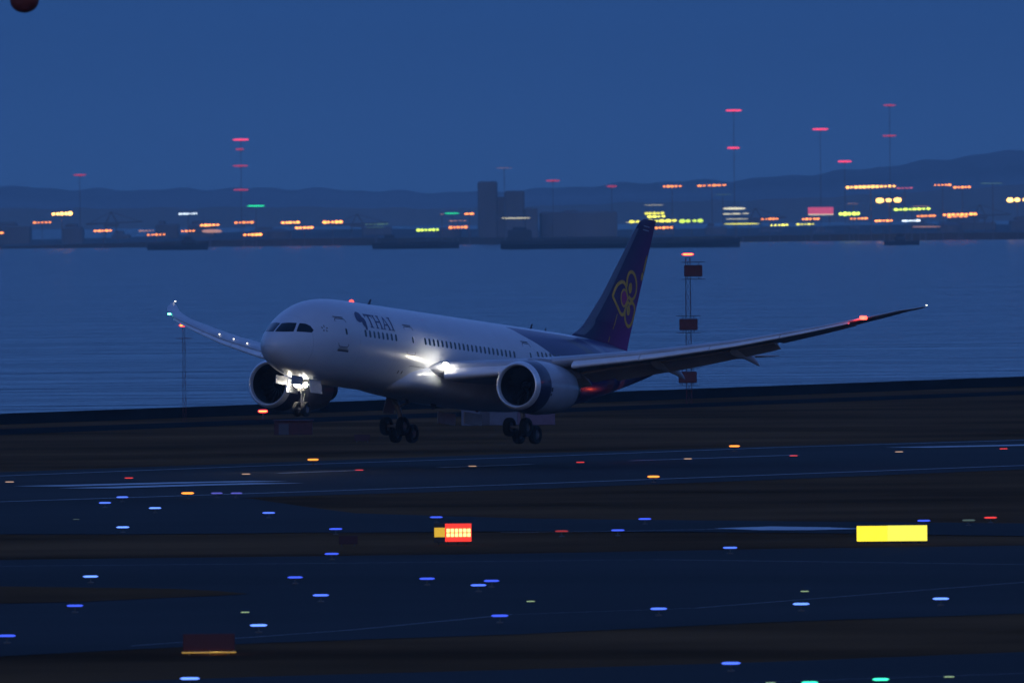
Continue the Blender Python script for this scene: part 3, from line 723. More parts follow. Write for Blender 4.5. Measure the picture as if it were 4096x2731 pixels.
# flag marks near the tip and the rudder hinge line
M_flagw = mat('flag_white', (.45, .45, .5), .5); M_flagr = mat('flag_red', (.35, .03, .04), .5)
fin_band([(53.33, 11.44), (54.30, 11.40)], .07, M_flagw, 'flag_stripe', fin, False)
fin_band([(53.22, 11.17), (54.20, 11.13)], .07, M_flagw, 'flag_stripe', fin, False)
mb = MB(); mb.loft([fin_ring(z, .68, 1.0, 8, 1.04) for z in [2.9+.5*i for i in range(18)]])
mb.build('rudder', fin_m, fin, smooth=True)
mb = MB(); mb.lathe([(0, .17), (.12, .12), (.2, .05), (.22, .003)], (56.0-.12, 0, 1.2), 'X', 12); mb.build('tail_cone_glow', glow('tail_glow_red', (1, .25, .1), 1.2), fus, smooth=True)  # glowing tip stands in for red light caught by the tail cone

# ---------------------------------------------------------------- landing gear
def wheel(parent, c, r, w_, name='wheel'):
    mb = MB(); prof = [(-w_/2*.55, r*.5), (-w_/2, r*.62), (-w_/2, r*.82), (-w_/2*.82, r*.95), (-w_/2*.4, r), (w_/2*.4, r), (w_/2*.82, r*.95), (w_/2, r*.82), (w_/2, r*.62), (w_/2*.55, r*.5)]
    mb.lathe(prof, c, 'Y', 36, 0)
    mb.lathe([(-w_/2*.55, r*.5), (-w_/2*.3, r*.42), (-w_/2*.3, r*.2), (-w_/2*.6, r*.15), (-w_/2*.6, .003)], c, 'Y', 36, 1)
    mb.lathe([(w_/2*.55, r*.5), (w_/2*.3, r*.42), (w_/2*.3, r*.2), (w_/2*.6, r*.15), (w_/2*.6, .003)], c, 'Y', 36, 1)
    return mb.build(name, [M_tyre, M_rim], parent, smooth=True)
# nose gear
nx, nz = 4.85, -4.88
mb = MB()
mb.tube((nx-.12, 0, -2.6), (nx-.02, 0, -3.75), .13, .12, 14); mb.tube((nx-.02, 0, -3.75), (nx, 0, nz), .08, .075, 12)
mb.tube((nx, -.42, nz), (nx, .42, nz), .07)
mb.tube((nx+.35, 0, -3.7), (nx+.16, 0, nz+.1), .035); mb.tube((nx+.02, 0, -3.5), (nx+.35, 0, -3.85), .04)
mb.tube((nx-.1, 0, -3.3), (nx-1.3, 0, -2.75), .06); mb.tube((nx-.1, -.12, -3.1), (nx-1.2, -.3, -2.8), .04); mb.tube((nx-.1, .12, -3.1), (nx-1.2, .3, -2.8), .04)
mb.tube((nx-.05, -.42, -3.42), (nx-.05, .42, -3.42), .045); mb.box((nx-.1, 0, -3.55), (.2, .5, .14))
ng = mb.build('nose_gear', M_strut, plane, smooth=True)
for s_ in (-1, 1): wheel(ng, (nx, s_*.33, nz), .51, .36)
M_lampg = glow('gear_lamp', (1, .94, .8), 70)
for y_, z_ in ((-.36, -3.22), (.36, -3.22), (0, -3.25)):
    mb = MB(); mb.lathe([(-.12, .003), (-.11, .08), (-.08, .15), (-.03, .165)], (nx-.2, y_, z_), 'X', 16, 0); mb.lathe([(-.03, .165), (.02, .15), (.1, .06), (.1, .003)], (nx-.2, y_, z_), 'X', 16, 1)
    mb.build('taxi_light', [M_lampg, M_strut], ng, smooth=True)
for s_ in (-1, 1):
    mb = MB(); ang = R(8)
    mb.bbox((0, 0, 0), (1.65, .05, .95), .02)
    mb.v = [(v[0]+nx+.25, s_*(.80+(v[2]-.47)*-.18)+v[1], v[2]-3.05-.25) for v in mb.v]
    mb.build('gear_door', M_door, ng)
    mb = MB(); mb.bbox((nx-1.9, s_*.62, -3.0), (1.6, .04, .6), .015); mb.build('gear_door', M_door, ng)
ld = bpy.data.lights.new('taxi_beam', 'POINT'); ld.energy = 260*K; ld.color = (1, .9, .72); ld.shadow_soft_size = .1
lo_ = bpy.data.objects.new('taxi_beam', ld); C.objects.link(lo_); lo_.parent = ng; lo_.location = (nx-.5, .9, -3.45)
# main gear
for side in (-1, 1):
    cx_, cy_, cz_ = 27.7, side*4.9, -4.80
    mb = MB()
    mb.tube((cx_-.5, cy_+side*.55, -1.9), (cx_-.08, cy_, -3.6), .24, .2, 16); mb.tube((cx_-.08, cy_, -3.6), (cx_, cy_, cz_+.1), .13, .12, 14)
    mb.tube((cx_-.1, cy_, -3.2), (cx_-.2, cy_-side*1.9, -2.3), .085); mb.tube((cx_-.1, cy_, -3.2), (cx_-2.0, cy_+side*.3, -2.1), .09)
    mb.tube((cx_+.12, cy_, -3.5), (cx_+.45, cy_, -4.0), .05); mb.tube((cx_+.45, cy_, -4.0), (cx_+.1, cy_, cz_+.25), .05)
    tl = R(17); dx_, dz_ = .73*math.cos(tl), -.73*math.sin(tl)
    mb.tube((cx_-dx_, cy_, cz_-dz_), (cx_+dx_, cy_, cz_+dz_), .14, .14, 12)
    for k in (-1, 1): mb.tube((cx_+k*dx_, cy_-.7, cz_+k*dz_), (cx_+k*dx_, cy_+.7, cz_+k*dz_), .09)
    mg = mb.build('main_gear', M_strut, plane, smooth=True)
    for k in (-1, 1):
        for j in (-1, 1): wheel(mg, (cx_+k*dx_, cy_+j*.65, cz_+k*dz_), .66, .50)
    mb = MB(); rot_ = Matrix.Rotation(R(side*14), 3, 'X')
    mb.bbox((0, 0, 0), (1.5, .06, 1.9), .025); mb.v = [tuple(rot_ @ Vector(v)+Vector((cx_-.15, cy_+side*.65, -2.75))) for v in mb.v]
    mb.build('gear_door', M_door, mg)
    mb = MB(); mb.bbox((cx_-.2, side*1.05, -4.0), (2.6, .06, .8), .02)
    mb.build('gear_door', M_door, mg)
# added red fill lamp for a red patch under the tail, no fixture there
ld = bpy.data.lights.new('tail_red_fill', 'POINT'); ld.energy = 35*K; ld.color = (1, .08, .02); ld.shadow_soft_size = .1
lo_ = bpy.data.objects.new('tail_red_fill', ld); C.objects.link(lo_); lo_.parent = fus; lo_.location = (48.5, -2.7, -2.6)

# ------------------------------------------------------------------ airfield lights
M_fix = mat('lamp_housing', (.10, .10, .09), .5, metal=.4)
def edge_light(x, y, m, name, label, cat, group, wid=.74, hgt=.09, ht=.34, proto={}):  # lens made wider than the lamp to suggest its light trail
    """low lamp head on a stub post, its lens drawn out sideways"""
    p = gp(x, y, ht)
    o = thing(name, label, cat, (p.x, p.y, 0), 0, group)
    key = (m.name, wid, hgt, ht)
    if key not in proto:
        a = MB()
        if ht > .2:
            a.tube((0, 0, 0), (0, 0, ht-hgt/2-.02), .04, .035, 8); a.bbox((0, 0, .04), (.3, .3, .08), .02); a.bbox((0, .04, ht+hgt/2+.012), (wid*.9, hgt*1.1, .024), .01); a.bbox((0, 0, ht-hgt/2-.02), (wid*.9, hgt*1.2, .04), .012)
        else: a.bbox((0, .02, (ht-hgt/2)/2+.002), (wid*.9, .3, max(.012, ht-hgt/2)), .003)
        h_ = a.build('lamp_base', M_fix, o)
        b2 = MB(); n = 8; rings = []
        for i in range(n+1):
            f = i/n; xx = (f-.5)*wid; k = math.sqrt(max(.05, 1-(2*f-1)**6))
            rings.append([(xx, hgt*.55*k*math.cos(t), ht+hgt*.5*k*math.sin(t)) for t in [2*math.pi*j/10 for j in range(10)]])
        b2.loft(rings); l_ = b2.build('lens', m, o, smooth=True)
        proto[key] = (h_, l_)
    else:
        for s0 in proto[key]:
            c = s0.copy(); C.objects.link(c); c.parent = o
    return o
B_blue = glow('taxiway_blue', (.075, .17, 1.0), 1.7); B_blue2 = glow('taxiway_blue_pale', (.12, .26, 1.0), 2.2); B_blue3 = glow('taxiway_blue_deep', (.05, .11, 1.0), 1.3); B_violet = glow('taxiway_violet', (.16, .16, .8), .6)
B_orange = glow('runway_orange', (1, .26, .025), 2.4); B_red = glow('runway_red', (1, .05, .03), 1.1); B_redd = glow('runway_dim_red', (1, .06, .03), .3)
B_warm = glow('centre_warm', (1, .6, .35), .6); B_green = glow('centre_green', (.05, 1, .55), 2.0); B_pale = glow('centre_pale_green', (.7, 1, .45), .5); B_dimg = glow('edge_dim_green', (.25, .35, .2), .25)

blue = [(281, 1141, 'farthest pair by the runway exit, the right one'), (241, 1154, 'lower left of the pair by the runway exit'), (356, 1166, 'right of the pair by the runway exit, on the asphalt'),
        (282, 1210, 'alone low on the far taxiway at left'), (617, 1177, 'at the tip of the grass wedge left of centre'), (771, 1214, 'level with and left of the red sign'),
        (1002, 1187, 'just above the red and yellow sign'), (1419, 1217, 'between the two lit signs, lower one'), (1481, 1191, 'between the two lit signs, upper one'),
        (762, 1271, 'on the grass edge below left of the red sign'), (1677, 1257, 'on the grass edge left of the big yellow sign'), (2122, 1195, 'just above the right end of the big yellow sign'),
        (208, 1323, 'in the upper row at far left of the wide taxiway'), (678, 1325, 'upper of two below the dark red marker'), (981, 1328, 'directly below the red and yellow sign'),
        (1129, 1333, 'upper right of the close pair near the centre'), (1099, 1343, 'lower left of the close pair near the centre'), (737, 1366, 'lower one of the slanting two left of centre'),
        (172, 1390, 'at the near edge of the grass tongue on the left'), (594, 1435, 'above right of the dark red sign back'), (1148, 1413, 'alone low in the middle of the wide taxiway'),
        (1513, 1397, 'on the wide taxiway, right of centre'), (1840, 1386, 'on the wide taxiway below left of the yellow sign'), (2161, 1374, 'far below the right end of the yellow sign'),
        (16, 1459, 'cut by the left edge of the picture'), (436, 1557, 'at the bottom, below the dark red sign back'), (1679, 1522, 'on the near grass edge at lower right')]
for x, y, d in blue:
    edge_light(x, y, (B_blue, B_blue2, B_blue3)[int(x*7+y) % 3], 'taxiway_light', 'blue taxiway edge light '+d, 'taxiway light', 'blue taxiway edge lights')
for x, y, d in ((498, 1132, 'left of two beside the left orange light'), (543, 1132, 'right of two beside the left orange light')):
    edge_light(x, y, B_violet, 'taxiway_light', 'dim violet taxiway light, '+d, 'taxiway light', 'blue taxiway edge lights')
for x, y, d in ((431, 1132, 'on the near edge at the left'), (719, 1055, 'on the far edge, below the nose wheel'), (1501, 1094, 'on the near edge, right of the centre'), (1687, 1024, 'on the far edge, behind the wing')):
    edge_light(x, y, B_orange, 'runway_edge_light', 'bright orange runway edge light '+d, 'runway light', 'orange runway edge lights', wid=.8, hgt=.125, ht=.4)
cl = [(22, 1106, 'w'), (296, 1097, 'r'), (565, 1088, 'w'), (825, 1079, 'r'), (1085, 1070, 'w'), (1333, 1061, 'r'), (1580, 1053, 'w'), (1823, 1046, 'r'), (2065, 1037, 'w'), (2305, 1030, 'r')]
nm = ['first', 'second', 'third', 'fourth', 'fifth', 'sixth', 'seventh', 'eighth', 'ninth', 'last']
for i, (x, y, k) in enumerate(cl):
    edge_light(x, y, B_red if k == 'r' else B_warm, 'centreline_light', '%s light in the runway centre line, %s from left' % ('small red' if k == 'r' else 'small warm white', nm[i]), 'runway light', 'runway centreline lights', wid=.6, hgt=.06, ht=.07)
for x, y, m_, d in ((1290, 1219, B_redd, 'dim red light on the taxiway right of the red and yellow sign'), (2275, 1188, B_red, 'red light on the grass edge near the right side'),
                    (2225, 1194, B_dimg, 'dim greenish light between the blue and the red one above the big yellow sign')):
    edge_light(x, y, m_, 'edge_light', d, 'airfield light', None)
for x, y, m_, d in ((563, 1405, B_pale, 'tiny pale green flush light left, above the dark red sign back'), (1219, 1380, B_pale, 'tiny pale green flush light in the middle of the wide taxiway'), (1848, 1357, B_pale, 'tiny pale green flush light above a blue light below the yellow sign'),
                    (2180, 1553, B_pale, 'tiny pale green flush light at the lower right corner'), (175, 1192, B_dimg, 'very dim flush light at far left beyond the blue lights'), (1770, 1567, B_pale, 'tiny pale flush light on the bottom edge')):
    edge_light(x, y, m_, 'flush_light', d, 'taxiway light', 'flush taxiway centre lights', wid=.4, hgt=.04, ht=.05)
for x, y, d in ((2023, 1559, 'bright green light low at the right'), (1860, 1566.5, 'green light cut by the bottom edge')):
    edge_light(x, y, B_green, 'taxiway_centre_light', d+' of the picture', 'taxiway light', 'green taxiway centre lights', wid=.62, hgt=.09, ht=.1)

# lit signs ------------------------------------------------------------------
def lit_sign(name, label, xa, xb, yb, yt, panels, foot=.16):
    pa, pb = gp(xa, yb+3), gp(xb, yb+3)
    w_ = (pb-pa).length; sc_ = w_/(xb-xa); h_ = (yb-yt)*sc_; c = (pa+pb)/2
    o = thing(name, label, 'sign', c, 0)
    mb = MB(); mb.bbox((0, .14, foot+h_/2), (w_+.04, .22, h_+.04), .02)
    for k in (-.38, -.13, .13, .38): mb.tube((k*w_, .14, 0), (k*w_, .14, foot), .035)
    mb.build('sign_case', mat('sign_case', (.03, .03, .03), .6), o)
    for (f0, f1, g0, g1, m_, nm_, dy) in panels:
        mb = MB(); mb.bbox(((f0+f1)/2*w_-w_/2, .02-dy, foot+(g0+g1)/2*h_), ((f1-f0)*w_, .04, (g1-g0)*h_), .008)
        mb.build(nm_, m_, o)
    return o
S_yel = glow('sign_yellow', (1, .80, .02), 1.25); S_red = glow('sign_red', (1, .035, .01), 1.1); S_txt = glow('sign_glyph', (1, .62, .18), 2.6); S_dy = glow('sign_dark_yellow', (.85, .5, .01), .8)
S_yel2 = glow('sign_yellow_pale', (1, .82, .07), 1.2)
pan = [(0, .285, .27, .77, S_dy, 'yellow_panel', 0), (.29, 1, .02, .98, S_red, 'red_panel', 0)]
for r_ in range(2):
    for c_ in range(6):
        pan.append((.33+c_*.112, .33+c_*.112+.085, .28+r_*.24, .28+r_*.24+.19, S_txt, 'glyph', .03))
lit_sign('holding_sign', 'lit red sign with bright glyphs and a small yellow panel on its left', 1003, 1078, 1248, 1210, pan)
lit_sign('direction_sign', 'wide glowing yellow taxiway sign near the right side', 1977, 2121, 1246, 1214, [(0, .4335, 0, .985, S_yel, 'yellow_panel', 0), (.435, 1, 0, 1, S_yel2, 'yellow_panel', .004)])

# sign seen from behind, with its yellow light on the grass
pa = gp(480, 1503); o = thing('sign_back', 'dark red back of a low sign, its yellow light on the ground', 'sign', pa)
mb = MB(); mb.bbox((0, 0, .52), (2.1, .12, .68), .02); mb.build('red_back_panel', mat('dark_red_paint', (.10, .010, .010), .6), o)
mb = MB()
for k in (-.8, 0, .8): mb.tube((k, .0, 0), (k, .0, .2), .04)
mb.build('leg', M_fix, o)
mb = MB(); mb.bbox((0, -.0, .10), (2.2, .3, .05), .01); mb.build('ground_glow_strip', glow('yellow_strip', (1, .55, .04), .35), o)  # glowing strip stands in for the sign's yellow light on the ground
ld = bpy.data.lights.new('sign_glow', 'POINT'); ld.energy = 22*K; ld.color = (1, .62, .08); ld.shadow_soft_size = .3
lo_ = bpy.data.objects.new('sign_glow', ld); C.objects.link(lo_); lo_.parent = o; lo_.location = (0.3, .5, .35)
# low red markers
for x, y, w_, h_, d in ((800, 1254, 1.0, .45, 'small dark red marker board on the grass left of the lit red sign'), (832, 1016, 1.2, .5, 'small dark red marker board on the far grass under the nose')):
    p = gp(x, y); o = thing('marker_board', d, 'marker', p)
    mb = MB(); mb.bbox((0, 0, h_*.75), (w_, .08, h_), .02); mb.build('board', mat('marker_red', (.05, .010, .014), .7), o)
    mb = MB()
    for k in (-.35, .35): mb.tube((k*w_, 0, 0), (k*w_, 0, h_*.3), .03)
    mb.build('leg', M_fix, o)

# masts by the seawall -------------------------------------------------------
M_pr = mat('mast_red', (.10, .010, .014), .6, var=.2); M_pw = mat('mast_white', (.08, .085, .11), .6, var=.2)
G_obs = glow('obstruction_red', (1, .028, .03), 4.5)
def lattice(o, h, wb, wt, bands, name='mast', r_=.035):
    mb = MB(); n = int(h/1.1)+1
    cor = lambda k, f: ((1 if k in (0, 3) else -1)*(wb*(1-f)+wt*f)/2, (1 if k in (0, 1) else -1)*(wb*(1-f)+wt*f)/2, f*h)
    for i in range(n):
        f0, f1 = i/n, (i+1)/n; mi = 0 if int(f0*bands) % 2 == 0 else 1
        for k in range(4):
            mb.tube(cor(k, f0), cor(k, f1), r_, n=5, mi=mi); mb.tube(cor(k, f0), cor((k+1) % 4, f1), .018, n=4, mi=mi); mb.tube(cor(k, f1), cor((k+1) % 4, f1), .018, n=4, mi=mi)
    return mb.build(name, [M_pr, M_pw], o)
# glide path mast: three red antenna boxes with horizontal reflector edges
gb = gp(1583, 928); o = thing('antenna_mast', 'tall lattice mast with three dark red antenna boxes behind the wing', 'mast', gb)
sc_ = gb.length/(F_PX/1.7415)
def hz(y): return (928-y)*sc_
lattice(o, hz(592), .5, .4, 7)
for y, xo in ((622, 12), (745, 0), (866, -3)):
    z = hz(y); mb = MB(); mb.bbox((xo*sc_, -.3, z), (42*sc_, .7, 26*sc_), .06); bx_ = mb.build('antenna_box', M_pr, o)
    mb = MB(); mb.bbox((xo*sc_, -.3, z+20*sc_), (56*sc_, .8, .06), .02); mb.bbox((xo*sc_, -.3, z-19*sc_), (56*sc_, .8, .06), .02)
    mb.tube((xo*sc_-.5, -.3, z-19*sc_), (xo*sc_-.5, -.3, z+20*sc_), .03); mb.tube((xo*sc_+.5, -.3, z-19*sc_), (xo*sc_+.5, -.3, z+20*sc_), .03)
    mb.build('reflector', M_line, bx_)
def obs_light(o, z, w_=.8, h_=.22, x=0):
    mb = MB(); n = 10; rings = []
    for i in range(n+1):
        f = i/n; k = math.sqrt(max(.06, 1-(2*f-1)**4)); rings.append([(x+(f-.5)*w_, h_*.6*k*math.cos(t), z+h_*.5*k*math.sin(t)) for t in [2*math.pi*j/12 for j in range(12)]])
    mb.loft(rings); l_ = mb.build('obstruction_light', G_obs, o, smooth=True)
    mb = MB(); mb.bbox((x, -h_*.62, z), (w_*.8, .06, h_*.3), .02); mb.build('lamp_core', glow('obstruction_core', (1, .42, .06), 4), l_); return l_
obs_light(o, hz(584), 1.1, .22)
# left mast
gb = gp(424, 968); o = thing('light_mast', 'slim lattice mast with bright red light below the far wing tip', 'mast', gb); sc2 = gb.length/(F_PX/1.7415)
lattice(o, (968-754)*sc2, .30, .22, 6, r_=.013); obs_light(o, (968-747)*sc2, .8, .24)
mb = MB(); mb.bbox((0, 0, (968-777)*sc2), (1.4, .2, .06), .02); mb.build('cross_arm', M_line, o)
gb = gp(604, 962); o = thing('light_post', 'short post with red light under the left engine', 'light post', gb); sc3 = gb.length/(F_PX/1.7415)
mb = MB(); mb.tube((0, 0, 0), (0, 0, 15*sc3), .05); mb.build('post', M_pw, o); obs_light(o, 18*sc3, .85, .26)
# equipment shelters
def shelter(name, label, x0, x1, yb, yt, m1, m2=None, roof=None):
    a, b_ = gp(x0, yb), gp(x1, yb); k = (b_-a).length/(x1-x0); w_ = (b_-a).length; h_ = (yb-yt)*k
    o = thing(name, label, 'shelter', (a+b_)/2)
    mb = MB(); mb.bbox((0 if not m2 else -w_*.2, 0, h_/2), (w_ if not m2 else w_*.6, 2.2, h_), .04); mb.build('wall', m1, o)
    if m2:
        mb = MB(); mb.bbox((w_*.3, 0, h_/2), (w_*.4, 2.2, h_), .04); mb.build('side_wall', m2, o)
    mb = MB(); mb.bbox((0, 0, h_+.06), (w_+.2, 2.5, .1), .03); mb.build('roof', m1, o)
    mb = MB(); mb.bbox((-w_*.25, -1.12, h_*.42), (.8, .04, h_*.8), .01); mb.build('door', M_line, o)
    return o
shelter('equipment_shelter', 'low white equipment hut with a mauve end behind the near engine', 1085, 1250, 976, 938, mat('hut_white', (.12, .13, .18), .6, var=.1), mat('hut_mauve', (.13, .08, .13), .6, var=.1))
shelter('equipment_shelter', 'low dark red hut under the nose of the airliner', 640, 708, 998, 974, mat('hut_red', (.06, .010, .014), .7, var=.2))
# marker ball on a cable, upper left corner
p = at(56, 2, 700); o = thing('marker_ball', 'dark red warning ball hanging in the upper left corner', 'marker ball', p)
mb = MB(); mb.lathe([(-.44*math.cos(math.pi*i/12), max(.003, .52*math.sin(math.pi*i/12))) for i in range(13)], (0, 0, 0), 'Z', 24); mb.build('ball', mat('ball_red', (.20, .025, .012), .75, var=.3), o, smooth=True)
mb = MB(); mb.tube((-160, 0, 14), (0, 0, .5), .015, n=6); mb.tube((0, 0, .5), (160, 0, 14), .015, n=6); mb.build('cable', M_line, o)

# ------------------------------------------------------------------ far shore
SHORE_Y = 12300.0
def mpp(Y): return Y/(F_PX/1.7415)
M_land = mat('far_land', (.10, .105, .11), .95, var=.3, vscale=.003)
M_hill = mat('far_hill', (.30, .31, .33), .95, var=.3, vscale=.001)  # lightened base colour, part of the haze is put into it
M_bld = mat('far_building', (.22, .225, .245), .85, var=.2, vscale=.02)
M_ship = mat('ship_hull', (.05, .055, .07), .7); M_ship2 = mat('ship_house', (.09, .095, .11), .7)
# low shore land, a long quay
zb = -5
mb = MB(); N = 60; rows = []
rnd = random.Random(3)
hts = [3+2*rnd.random() for _ in range(N+1)]
def slab(Y0, Y1, x0, x1, hfun, name, m_, label):
    mb = MB(); vs_ = []; n = 400
    for i in range(n+1):
        x = x0+(x1-x0)*i/n; h = hfun(i/n)
        vs_ += [(x, Y0, zb-1), (x, Y0, zb+h*.5), (x, Y0+(Y1-Y0)*.3, zb+h), (x, Y1, zb+h*.6), (x, Y1, zb-1)]
    fs = [(i*5+j, i*5+j+1, (i+1)*5+j+1, (i+1)*5+j) for i in range(n) for j in range(4)]
    mb.add(vs_, fs); return tag(mb.build(name, m_, smooth=False), label, kind='structure')
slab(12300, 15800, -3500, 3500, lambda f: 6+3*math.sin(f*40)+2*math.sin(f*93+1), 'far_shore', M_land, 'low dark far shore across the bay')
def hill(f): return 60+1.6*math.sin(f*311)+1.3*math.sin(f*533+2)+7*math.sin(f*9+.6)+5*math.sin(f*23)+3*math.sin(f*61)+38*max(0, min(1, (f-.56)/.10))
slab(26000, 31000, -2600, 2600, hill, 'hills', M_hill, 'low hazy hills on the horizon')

# dark dockside blocks seen as silhouettes
def block(name, label, cat, x0, x1, yt, Y, parts, m_=M_bld, group=None):
    k = mpp(Y); a = at((x0+x1)/2, 540, Y); w_ = (x1-x0)*k; o = thing(name, label, cat, (a.x, Y, zb), 0, group)
    ybase = HORIZON/1.7417-(((x0+x1)/2-1176)*.0093)
    base = ybase+(CAM_H-zb)/k
    for (f0, f1, yt_, nm_, dd) in parts:
        h = (base-yt_)*k; mb = MB(); mb.bbox(((f0+f1)/2*w_-w_/2, 0, h/2), ((f1-f0)*w_, dd, h), min(1.0, (f1-f0)*w_*.1)); mb.build(nm_, m_, o)
    return o
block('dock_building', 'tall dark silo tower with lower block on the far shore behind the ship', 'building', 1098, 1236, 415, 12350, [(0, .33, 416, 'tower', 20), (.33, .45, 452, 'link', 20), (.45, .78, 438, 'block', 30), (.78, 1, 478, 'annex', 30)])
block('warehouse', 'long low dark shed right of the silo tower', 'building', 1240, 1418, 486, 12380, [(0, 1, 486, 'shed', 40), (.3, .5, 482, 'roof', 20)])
rnd = random.Random(11)
xx = -150; k_ = 0
while xx < 2500:
    w_ = rnd.uniform(40, 130); yt = rnd.uniform(506, 530) if xx < 1900 else rnd.uniform(495, 520)
    if not (1060 < xx < 1440): block('dock_building', 'low hazy dark building on the far shore waterfront', 'building', xx, xx+w_, yt, 12500+rnd.uniform(0, 600), [(0, 1, yt+8, 'wall', 40), (.15, rnd.uniform(.4, .8), yt, 'upper_floor', 30)], group='low waterfront buildings')
    xx += w_+rnd.uniform(5, 90); k_ += 1
def crane(label, x, yt, Y=12420):
    k = mpp(Y); a = at(x, 500, Y); o = thing('dock_crane', label, 'crane', (a.x, Y, zb)); base = HORIZON/1.7417-((x-1176)*.0093)+(CAM_H-zb)/k; h = (base-yt)*k
    mb = MB()
    for sx in (-1, 1): mb.tube((sx*5, 0, 0), (sx*3, 0, h*.62), .5, .4, 6)
    mb.box((0, 0, h*.62), (9, 3, 1.6)); mb.tube((-4, 0, h*.62), (0, 0, h), .4, .3, 6); mb.tube((0, 0, h), (5, 0, h*.62), .4, .3, 6)
    mb.build('gantry', M_bld, o)
    mb = MB(); mb.tube((-16, 0, h*.66), (20, 0, h*.72), .5, .4, 6); mb.tube((0, 0, h), (19, 0, h*.72), .18, n=5); mb.tube((0, 0, h), (-15, 0, h*.66), .18, n=5); mb.build('boom', M_bld, o)
for x_, yt_, d_ in ((255, 487, 'hazy dock crane on the far shore at left'), (820, 492, 'hazy dock crane above the front fuselage'), (1735, 478, 'hazy dock crane right of the fin'), (2250, 470, 'hazy dock crane near the right side')):
    crane(d_, x_, yt_)
for x_, d_ in ((640, 'round hazy storage tank on the far shore at left'), (1030, 'round hazy storage tank left of the silo tower'), (2180, 'round hazy storage tank at far right')):
    k = mpp(12400); a = at(x_, 500, 12400); o = thing('storage_tank', d_, 'tank', (a.x, 12400, zb)); mb = MB(); mb.lathe([(0, 8), (9, 8), (10.5, 5), (11.2, .01)], (0, 0, 0), 'Z', 24); mb.build('tank_shell', M_bld, o, smooth=True)
# ships
def ship(label, x0, x1, yb, Y_=None, hull_px=14, house=(.08, .22, 22), masts=(), extra=()):
    ybase = HORIZON/1.7417-(((x0+x1)/2-1176)*.0093); k = (CAM_H-zb)/(yb-ybase); Y = k*F_PX/1.7415
    a = at((x0+x1)/2, yb, Y); w_ = (x1-x0)*k; h = hull_px*k
    o = thing('ship', label, 'ship', (a.x, Y, zb))
    mb = MB(); rings = []
    for i in range(17):
        f = i/16; b_ = min(1, (1-f)*4)**.6 if f > .5 else min(1, .75+f*2); sheer = h*(1+.35*max(0, f-.75)*4*.5+.12*max(0, .2-f)*5)
        hb = max(.02, b_)*w_*.07; xo = -w_/2+f*w_
        rings.append([(xo, -hb*.7, -.5), (xo, -hb, sheer*.6), (xo, -hb, sheer), (xo, hb, sheer), (xo, hb, sheer*.6), (xo, hb*.7, -.5)])
    mb.loft(rings); mb.build('hull', M_ship, o)
    f0, f1, hh = house; mb = MB(); mb.bbox(((f0+f1)/2*w_-w_/2, 0, h+hh*k/2), ((f1-f0)*w_, w_*.09, hh*k), .5); mb.bbox(((f0+f1)/2*w_-w_/2, 0, h+hh*k+.8), ((f1-f0)*w_*.6, w_*.07, 1.6), .3)
    mb.build('deckhouse', M_ship2, o)
    for f, hh in masts:
        mb = MB(); mb.tube((f*w_-w_/2, 0, h), (f*w_-w_/2, 0, h+hh*k), .3, .15, 8); mb.build('mast', M_ship2, o)
    for f0, f1, hh in extra:
        mb = MB(); mb.bbox(((f0+f1)/2*w_-w_/2, 0, h+hh*k/2), ((f1-f0)*w_, w_*.08, hh*k), .3); mb.build('hatch', M_ship2, o)
    return o
ship('long dark cargo ship in front of the far shore, behind the fin', 1150, 1700, 570, hull_px=18, house=(.03, .13, 26), masts=((.3, 14), (.55, 14), (.93, 12)), extra=((.18, .5, 9), (.53, .72, 7)))
ship('dark ship left of the long cargo ship', 855, 1055, 571, hull_px=13, house=(.1, .3, 13), masts=((.6, 12),), extra=((.35, .9, 5),))
ship('small dark ship at far left on the bay', 338, 478, 574, hull_px=14, house=(.55, .8, 10), masts=((.3, 10),))
ship('small dark ship at far right on the bay', 2030, 2112, 563, hull_px=10, house=(.3, .6, 11), masts=((.75, 8),))

